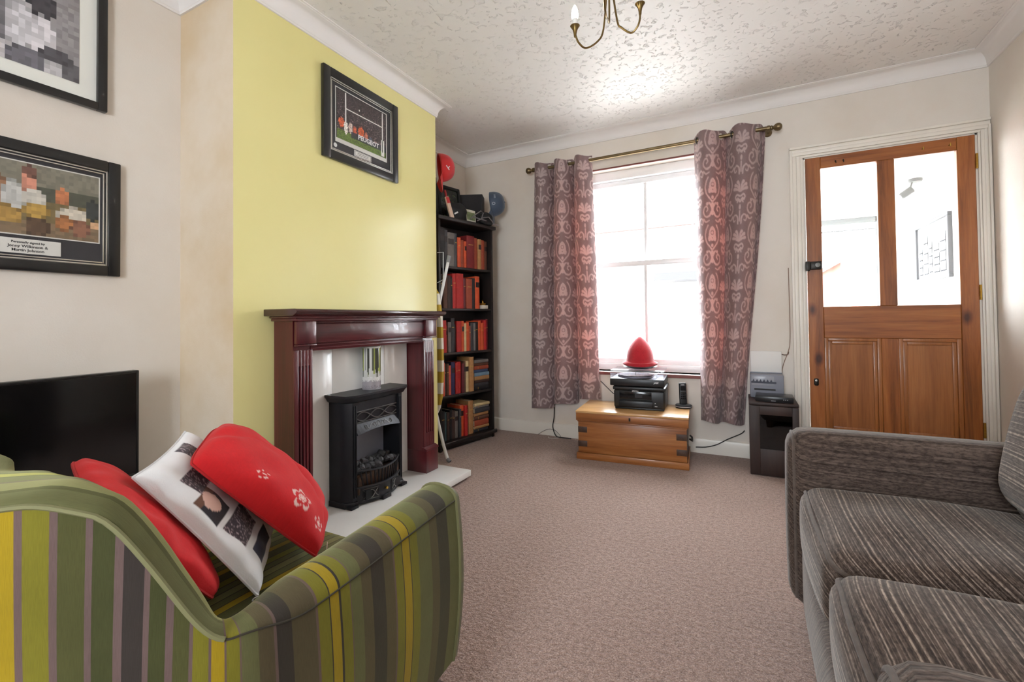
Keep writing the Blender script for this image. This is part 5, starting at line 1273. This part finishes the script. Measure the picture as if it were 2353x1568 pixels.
# ------------------------------------------------------------------ pine chest with printer, turntable and phone
CHW = ((112, 62, 28), (158, 98, 50), (182, 122, 70))
M_CH_P = wood('chest_pine', *CHW, 'x', 5, .35, .2, knots=3.0); M_CH_T = wood('chest_pine_top', (178, 130, 76), (206, 158, 102), (222, 180, 126), 'x', 4, .3, .3)
M_CH_D = wood('dovetail_end_grain', (52, 34, 24), (72, 48, 34), (88, 60, 42), 'y', 8, .5)
cr_ = math.radians(4.6)
cs = thing('blanket_chest', 'orange pine blanket chest with dark dovetailed corners under the window', 'chest', (-.700, 3.235, 0), cr_)
hw, hd = .352, .205
obj('front_board', box(NB(), -hw, hw, -hd, -hd+.022, .045, .262, .003), M_CH_P, cs); obj('back_board', box(NB(), -hw, hw, hd-.022, hd, .045, .262, .003), M_CH_P, cs)
for s in (-1, 1): obj('end_board', box(NB(), min(s*hw, s*(hw-.022)), max(s*hw, s*(hw-.022)), -hd+.0222, hd-.0222, .045, .262, .002), M_CH_D, cs)
obj('floor_board', box(NB(), -hw+.022, hw-.022, -hd+.022, hd-.022, .030, .045), M_CH_P, cs)
for xx in (-hw, hw-.062):
    for z in (.085, .182): obj('dovetail', box(NB(), xx-.0008, xx+.0625, -hd-.0015, -hd+.002, z, z+.040, .001), M_CH_D, cs)
bm = NB(); box(bm, -hw-.012, hw+.012, -hd-.014, -hd, .0, .045, .005); pl_ = obj('plinth_board', bm, M_CH_P, cs)
for s in (-1, 1): obj('plinth_board', box(NB(), min(s*hw, s*(hw+.012)), max(s*hw, s*(hw+.012)), -hd, hd, 0, .045, .004), M_CH_P, cs)
lid = obj('lid', box(NB(), -hw-.014, hw+.014, -hd-.016, hd+.006, .318, .334, .004), M_CH_T, cs)
obj('lid_edge', box(NB(), -hw-.012, hw+.012, -hd-.014, -hd, .266, .318, .003), M_CH_P, lid); obj('lid_moulding', box(NB(), -hw-.004, hw+.004, -hd-.008, -hd+.002, .256, .2655, .003), M_CH_P, lid)
for s in (-1, 1): obj('lid_edge', box(NB(), min(s*hw, s*(hw+.012)), max(s*hw, s*(hw+.012)), -hd, hd, .266, .318, .003), M_CH_P, lid)
obj('lock_plate', box(NB(), -.006, .006, -hd-.0155, -hd-.013, .284, .306, .003), M_BLACKMETAL, lid)
bm = NB(); tube(bm, [(hw+.012, -.05, .16), (hw+.026, -.045, .15), (hw+.028, 0, .135), (hw+.026, .045, .15), (hw+.012, .05, .16)], .006, 8); obj('iron_handle', bm, M_BLACKMETAL, cs)

M_PRN = mat('black_printer_plastic', (24, 24, 26), .38); M_PRN2 = mat('gloss_black_panel', (14, 14, 16), .15); M_LOGO = mat('silver_logo_ink', (200, 200, 204), .4)
ZTOP = .334
pr = thing('printer', 'black multifunction printer standing on the pine chest', 'printer', (-.660, 3.300, ZTOP), math.radians(4))
obj('body', box(NB(), -.170, .170, -.140, .150, .012, .135, .012, 3), M_PRN, pr); obj('base', box(NB(), -.165, .165, -.125, .145, .001, .014, .004), M_PRN, pr)
obj('scanner_lid', box(NB(), -.176, .176, -.146, .152, .136, .158, .006), M_PRN, pr)
pnl = obj('control_panel', box(NB(), -.130, .085, -.1415, -.139, .075, .125, .002), M_PRN2, pr); obj('screen', box(NB(), -.025, .025, -.1423, -.1414, .085, .115), mat('dark_grey_screen', (56, 56, 60), .2), pnl)
tr_ = obj('paper_tray', box(NB(), -.135, .095, -.150, -.138, .022, .062, .004), M_PRN, pr); obj('tray_slot', box(NB(), -.130, .090, -.1412, -.139, .062, .072), mat('slot_black', (6, 6, 6), .8), tr_)
bm = NB(); text_bm(bm, 'EPSON', .014, Matrix.Translation((-.022, -.1445, .1295)) @ Matrix.Rotation(PI/2, 4, 'X'), bold=.0003); obj('logo', bm, M_LOGO, pr, smooth=False)
bm = NB(); box(bm, .105, .122, -.1412, -.1395, .030, .034); box(bm, .105, .112, -.1412, -.1395, .050, .054); obj('indicator', bm, M_LOGO, pr)
tt_ = thing('turntable', 'black record player with clear dust cover on top of the printer', 'record player', (-.668, 3.305, ZTOP+.1585), math.radians(4))
zf = .0
obj('plinth', box(NB(), -.186, .176, -.155, .150, .006, .056, .006), M_PRN, tt_)
for sx in (-1, 1):
    for sy in (-1, 1): obj('foot', lathe(NB(), [(0, 0), (.012, 0), (.014, .006), (0, .006)], 12, Tm(sx*.15-.005, sy*.12, .0002)), M_PRN2, tt_)
obj('platter', lathe(NB(), [(0, .0565), (.125, .0565), (.125, .066), (0, .068)], 48, Tm(-.03, 0, 0)), mat('platter_grey', (150, 146, 158), .4, .3), tt_)
obj('record', lathe(NB(), [(0, .0685), (.122, .0685), (.122, .071), (.05, .0712), (0, .0712)], 48, Tm(-.03, 0, 0)), mat('vinyl_black', (40, 36, 44), .25), tt_)
obj('spindle', tube(NB(), [(-.03, 0, .071), (-.03, 0, .086)], .003, 8), M_SILV, tt_)
obj('tone_arm', tube(NB(), [(.13, .09, .075), (.13, .07, .082), (.115, -.06, .080), (.09, -.09, .078)], .004, 8), M_SILV, tt_)
bm = NB(); text_bm(bm, 'JAM', .017, Matrix.Translation((.125, -.1556, .034)) @ Matrix.Rotation(PI/2, 4, 'X') @ Matrix(((1, .25, 0, 0), (0, 1, 0, 0), (0, 0, 1, 0), (0, 0, 0, 1))), bold=.0006); obj('logo', bm, M_LOGO, tt_, smooth=False)
M_ACR = glass('clear_acrylic', (.93, .93, .95, 1), .10)
bm = NB(); x0, x1, y0, y1 = -.184, .174, -.152, .148
for q in ((x0, x0+.003, y0, y1), (x1-.003, x1, y0, y1), (x0+.003, x1-.003, y0, y0+.003), (x0+.003, x1-.003, y1-.003, y1)): box(bm, *q, .057, .108)
box(bm, x0, x1, y0, y1, .108, .111); cov = obj('dust_cover', bm, M_ACR, tt_)
bm = NB(); box(bm, x0, x1-.018, y0-.001, y0+.004, .106, .112, .001); obj('cover_edge', bm, mat('dark_cover_edge', (50, 50, 54), .3), cov)
# red felt hat on a dark plate
ht = thing('felt_hat', 'red felt cone hat resting on the clear record player cover', 'hat', (-.665, 3.300, ZTOP+.1585+.1115), .2)
obj('plate', lathe(NB(), [(0, .0005), (.05, .0005), (.105, .012), (.118, .020), (.116, .022), (.10, .016), (.05, .005), (0, .005)], 40), mat('dark_plate', (48, 44, 48), .35), ht)
def hatfn(bm):
    prof = [(.098, .020), (.108, .026), (.112, .036), (.106, .046), (.097, .050), (.093, .056), (.094, .075), (.091, .105), (.083, .135), (.069, .165), (.050, .192), (.030, .212), (.013, .226), (0, .232)]
    lathe(bm, [(0, .008), (.06, .010), (.09, .016)]+prof, 48)
    for v in bm.verts:
        a = math.atan2(v.co.y, v.co.x); w = max(0, 1-abs(v.co.z-.036)/.03)
        g_ = 1-.10*w+.22*w*abs(math.cos(a))**6; v.co.x *= g_; v.co.y *= g_; v.co.z += .006*w*math.cos(2*a)
bm = NB(); hatfn(bm); obj('felt_crown', bm, mat('red_felt', (196, 30, 44), .95, sheen=.6, bump=.3, bs=300, var=.08, vs=80), ht)
ph = thing('cordless_phone', 'black cordless phone standing in its round dock on the chest', 'phone', (-.385, 3.375, ZTOP), .3)
dk_ = obj('dock', lathe(NB(), [(0, .001), (.052, .001), (.056, .006), (.056, .018), (.050, .024), (.024, .027), (0, .028)], 36), M_PRN, ph); obj('dock_ring', lathe(NB(), [(.0562, .010), (.0570, .012), (.0562, .014)], 36), M_LOGO, dk_)
hs = obj('handset', box(NB(), -.024, .024, -.014, .012, .020, .172, .007, 3, M=Tm(0, .008, 0, rx=-.14)), M_PRN, ph); obj('earpiece', box(NB(), -.010, .010, -.0146, -.0136, .155, .160, M=Tm(0, .008, 0, rx=-.14)), M_LOGO, hs)
obj('display', box(NB(), -.017, .017, -.0148, -.0136, .118, .148, M=Tm(0, .008, 0, rx=-.14)), M_PRN2, hs)
for r in range(4):
    for c in range(3): obj('key', box(NB(), -.016+c*.0115, -.007+c*.0115, -.0152, -.0136, .058+r*.013, .066+r*.013, M=Tm(0, .008, 0, rx=-.14)), M_PRN2, hs)

# ------------------------------------------------------------------ hi-fi cabinet by the door
M_CAB = wood('dark_walnut_veneer', (36, 23, 20), (50, 33, 28), (62, 42, 35), 'z', 5, .55, 0)
cb = thing('cabinet', 'dark brown cabinet with black glass door beside the pine door', 'cabinet', (.152, 3.310, 0))
cw, cd_ = .130, .155
for s in (-1, 1): obj('side_panel', box(NB(), min(s*cw, s*(cw-.018)), max(s*cw, s*(cw-.018)), -cd_, cd_, 0, .425, .002), M_CAB, cb)
obj('top_board', box(NB(), -cw-.002, cw+.002, -cd_-.003, cd_, .425, .443, .003), M_CAB, cb); obj('back_board', box(NB(), -cw+.018, cw-.018, cd_-.008, cd_, .02, .425), M_CAB, cb)
for z in (.02, .205): obj('shelf', box(NB(), -cw+.018, cw-.018, -cd_+.012, cd_-.008, z, z+.014), M_CAB, cb)
dr = obj('door', box(NB(), -cw, -cw+.055, -cd_-.016, -cd_-.001, .004, .424, .002), M_CAB, cb)
bm = NB(); box(bm, cw-.034, cw, -cd_-.016, -cd_-.001, .004, .424, .002); box(bm, -cw+.055, cw-.034, -cd_-.016, -cd_-.001, .004, .165, .002); box(bm, -cw+.055, cw-.034, -cd_-.016, -cd_-.001, .372, .424, .002); obj('door_rail', bm, M_CAB, dr)
obj('door_glass', box(NB(), -cw+.055, cw-.034, -cd_-.010, -cd_-.006, .165, .372), glass('smoked_glass', (.10, .10, .11, 1), .12), dr)
gp = thing('game_console', 'dark rounded console box behind the smoked glass of the brown cabinet', 'console', (.150, 3.300, .2195))
obj('case', box(NB(), -.075, .085, -.12, .10, .0, .045, .012, 3), mat('dark_grey_console', (60, 60, 68), .3), gp); obj('silver_strip', box(NB(), -.03, .085, -.1225, -.119, .010, .018, .002), M_SILV, gp)
# set-top box, printer-like grey machine with raised white tray
sx_ = thing('set_top_box', 'flat black set-top box on the dark brown cabinet', 'set-top box', (.165, 3.250, .443), -.05)
obj('case', box(NB(), -.105, .098, -.075, .075, .004, .036, .004), mat('black_box_plastic', (22, 22, 24), .3), sx_)
for k in range(3): obj('indicator_light', box(NB(), .045+k*.010, .049+k*.010, -.0762, -.0745, .018, .022), M_LOGO, sx_)
obj('foot', box(NB(), -.09, .085, -.06, .06, .0005, .0045), M_BLK, sx_)
obj('badge', box(NB(), -.02, .005, -.0762, -.0745, .009, .012), M_LOGO, sx_)
pp = thing('photo_printer', 'small grey printer with raised white paper flap behind the set-top box', 'printer', (.130, 3.400, .443), 0)
M_GREYP = mat('blue_grey_plastic', (132, 134, 146), .35)
obj('body', box(NB(), -.098, .092, -.064, .075, .001, .150, .006), M_GREYP, pp); obj('front_panel', box(NB(), -.088, .040, -.0662, -.0635, .080, .140, .002), mat('pale_grey_plastic', (152, 154, 164), .3), pp)
bm = NB(); box(bm, -.092, .050, -.0665, -.064, .094, .106)
for k in range(6): prism(bm, [(-.085+k*.02, .106), (-.072+k*.02, .106), (-.078+k*.02, .122)], -.0668, -.0658, 'y')
obj('printed_strip', bm, mat('dark_panel_print', (58, 60, 74), .5), pp)
obj('output_slot', box(NB(), -.075, .045, -.0664, -.064, .050, .060), M_BLK, pp)
fl = obj('paper_flap', box(NB(), -.093, .088, .028, .036, .150, .296, .003), mat('white_flap_plastic', (226, 224, 222), .5), pp)
obj('flap_hinge', box(NB(), -.095, .090, .024, .036, .1505, .158, .001), M_GREYP, fl)

# ------------------------------------------------------------------ chandelier
M_AB = mat('antique_brass', (120, 98, 58), .3, .9)
cl = thing('chandelier', 'antique brass chandelier with curved arms and one lit candle bulb', 'chandelier', (-.425, 1.66, ZC))
cx_, cy_ = -.425, 1.66
obj('ceiling_rose', lathe(NB(), [(0, 0), (.055, 0), (.055, -.008), (.04, -.022), (.012, -.03), (0, -.03)], 28), M_AB, cl)
obj('stem', lathe(NB(), [(.006, -.03), (.006, -.10), (.016, -.115), (.020, -.14), (.012, -.17), (.009, -.24), (.014, -.262), (.010, -.280), (0, -.285)], 18), M_AB, cl)
def arm_path(cup, rise, low):
    ex, ey = cup[0]-cx_, cup[1]-cy_; ez = cup[2]-ZC; R = math.hypot(ex, ey); ux, uy = ex/R, ey/R; zl = low-ZC
    pts = [Vector((0, 0, -.20)), Vector((ux*.012, uy*.012, -.27)), Vector((ux*.030, uy*.030, (-.27+zl)/2-.03)), Vector((ux*R*.38, uy*R*.38, zl+.035)), Vector((ux*R*.70, uy*R*.70, zl)), Vector((ux*R*.90, uy*R*.90, zl+.012)), Vector((ux*R*.985, uy*R*.985, zl+.035)), Vector((ux*R, uy*R, ez))]
    return catmull(pts, 8)
M_BULB = mat('lit_candle_bulb', (255, 244, 226), .3, emit=18); M_BULB0 = mat('unlit_candle_bulb', (236, 232, 226), .2); M_CAND = mat('white_candle_sleeve', (222, 220, 216), .4)
for k, (cup, low) in enumerate((((-.522, 1.542, 2.000), 1.958), ((-.310, 1.640, 2.072), 2.008), ((-.385, 1.43, 2.06), 2.00))):
    ar = obj('arm', tube(NB(), arm_path(cup, 0, low), .0035, 10), M_AB, cl)
    ox, oy, oz = cup[0]-cx_, cup[1]-cy_, cup[2]-ZC
    obj('candle_cup', lathe(NB(), [(0, -.012), (.0045, -.012), (.0055, .0), (.008, .012), (.013, .022), (.0175, .028), (.016, .029), (.010, .022), (0, .018)], 24, Tm(ox, oy, oz)), M_AB, ar)
    obj('candle_sleeve', lathe(NB(), [(0, .02), (.0105, .02), (.0105, .052), (0, .053)], 18, Tm(ox, oy, oz)), M_CAND, ar)
    obj('bulb', lathe(NB(), [(0, .0535), (.010, .0535), (.0125, .062), (.0125, .070), (.0105, .084), (.0065, .096), (.002, .104), (0, .105)], 18, Tm(ox, oy, oz)), M_BULB if k == 0 else M_BULB0, ar)

# ------------------------------------------------------------------ sockets and cables by the skirting
sk = thing('wall_socket', 'white double wall socket with a plug beside the pine chest', 'socket', (-1.135, YB, .135))
obj('face_plate', box(NB(), -.045, .105, -.010, -.0005, -.042, .045, .004), mat('white_socket_plastic', (222, 218, 210), .35), sk)
pg = obj('plug', box(NB(), -.048, .002, -.042, -.0105, -.030, .032, .007), mat('white_plug_plastic', (226, 222, 216), .4), sk)
obj('rocker_switch', box(NB(), .018, .030, -.0135, -.010, .008, .026, .001), mat('socket_switch', (200, 196, 190), .4), sk); obj('pin_hole', box(NB(), .045, .055, -.0106, -.0098, -.01, .0), M_BLK, sk)
obj('plug_lead', tube(NB(), [(-.022, -.028, -.028), (-.020, -.03, -.06), (-.005, -.022, -.085), (.03, -.018, -.11), (.055, -.018, -.125)], .0028, 6), mat('white_cable', (206, 202, 196), .5), pg)
M_BCAB = mat('black_cable', (30, 28, 28), .5)
def cable(label, pts, r, m=None):
    p0 = Vector(pts[0]); t = bpy.data.objects.new('cable', None); bpy.data.objects.remove(t)
    o = obj('cable', tube(NB(), [q-p0 for q in catmull([Vector(p) for p in pts], 7)], r, 6), m or M_BCAB); o.location = p0; return tag(o, label, 'cable')
cable('black cable hanging from behind the left curtain to the carpet', [(-1.40, 3.478, .30), (-1.405, 3.476, .16), (-1.415, 3.470, .08), (-1.385, 3.455, .015), (-1.34, 3.45, .004), (-1.25, 3.45, .004)], .004)
cable('thin grey cable looping along the skirting below the left curtain', [(-1.545, 3.455, .004), (-1.50, 3.470, .035), (-1.45, 3.477, .055), (-1.40, 3.477, .050), (-1.36, 3.474, .02), (-1.34, 3.46, .004)], .0025, mat('grey_cable', (140, 130, 124), .6))
cable('white cable loop lying on the carpet edge below the left curtain', [(-1.44, 3.44, .003), (-1.42, 3.40, .003), (-1.38, 3.40, .003), (-1.35, 3.43, .003)], .0028, mat('cream_cable', (200, 192, 182), .6))
cable('black cable sagging from the chest to the brown cabinet', [(-.318, 3.46, .045), (-.25, 3.472, .05), (-.18, 3.475, .075), (-.11, 3.475, .12), (-.03, 3.475, .165), (-.006, 3.474, .19)], .0035)
cable('dark cable running from the left curtain to the back of the printer', [(-1.01, 3.485, .475), (-.95, 3.482, .42), (-.90, 3.478, .38), (-.83, 3.470, .362)], .003)
cable('thin brown wire tacked down the wall beside the door architrave', [(.272, 3.496, 1.29), (.274, 3.495, .95), (.272, 3.495, .80), (.262, 3.493, .74), (.225, 3.492, .62), (.222, 3.49, .50), (.228, 3.488, .452)], .0022, mat('brown_wire', (142, 112, 92), .6))
cable('short dark wire clipped to the wall above the grey printer', [(.222, 3.495, .716), (.240, 3.494, .712), (.258, 3.494, .716), (.263, 3.494, .735)], .003, mat('dark_brown_wire', (96, 74, 60), .6))
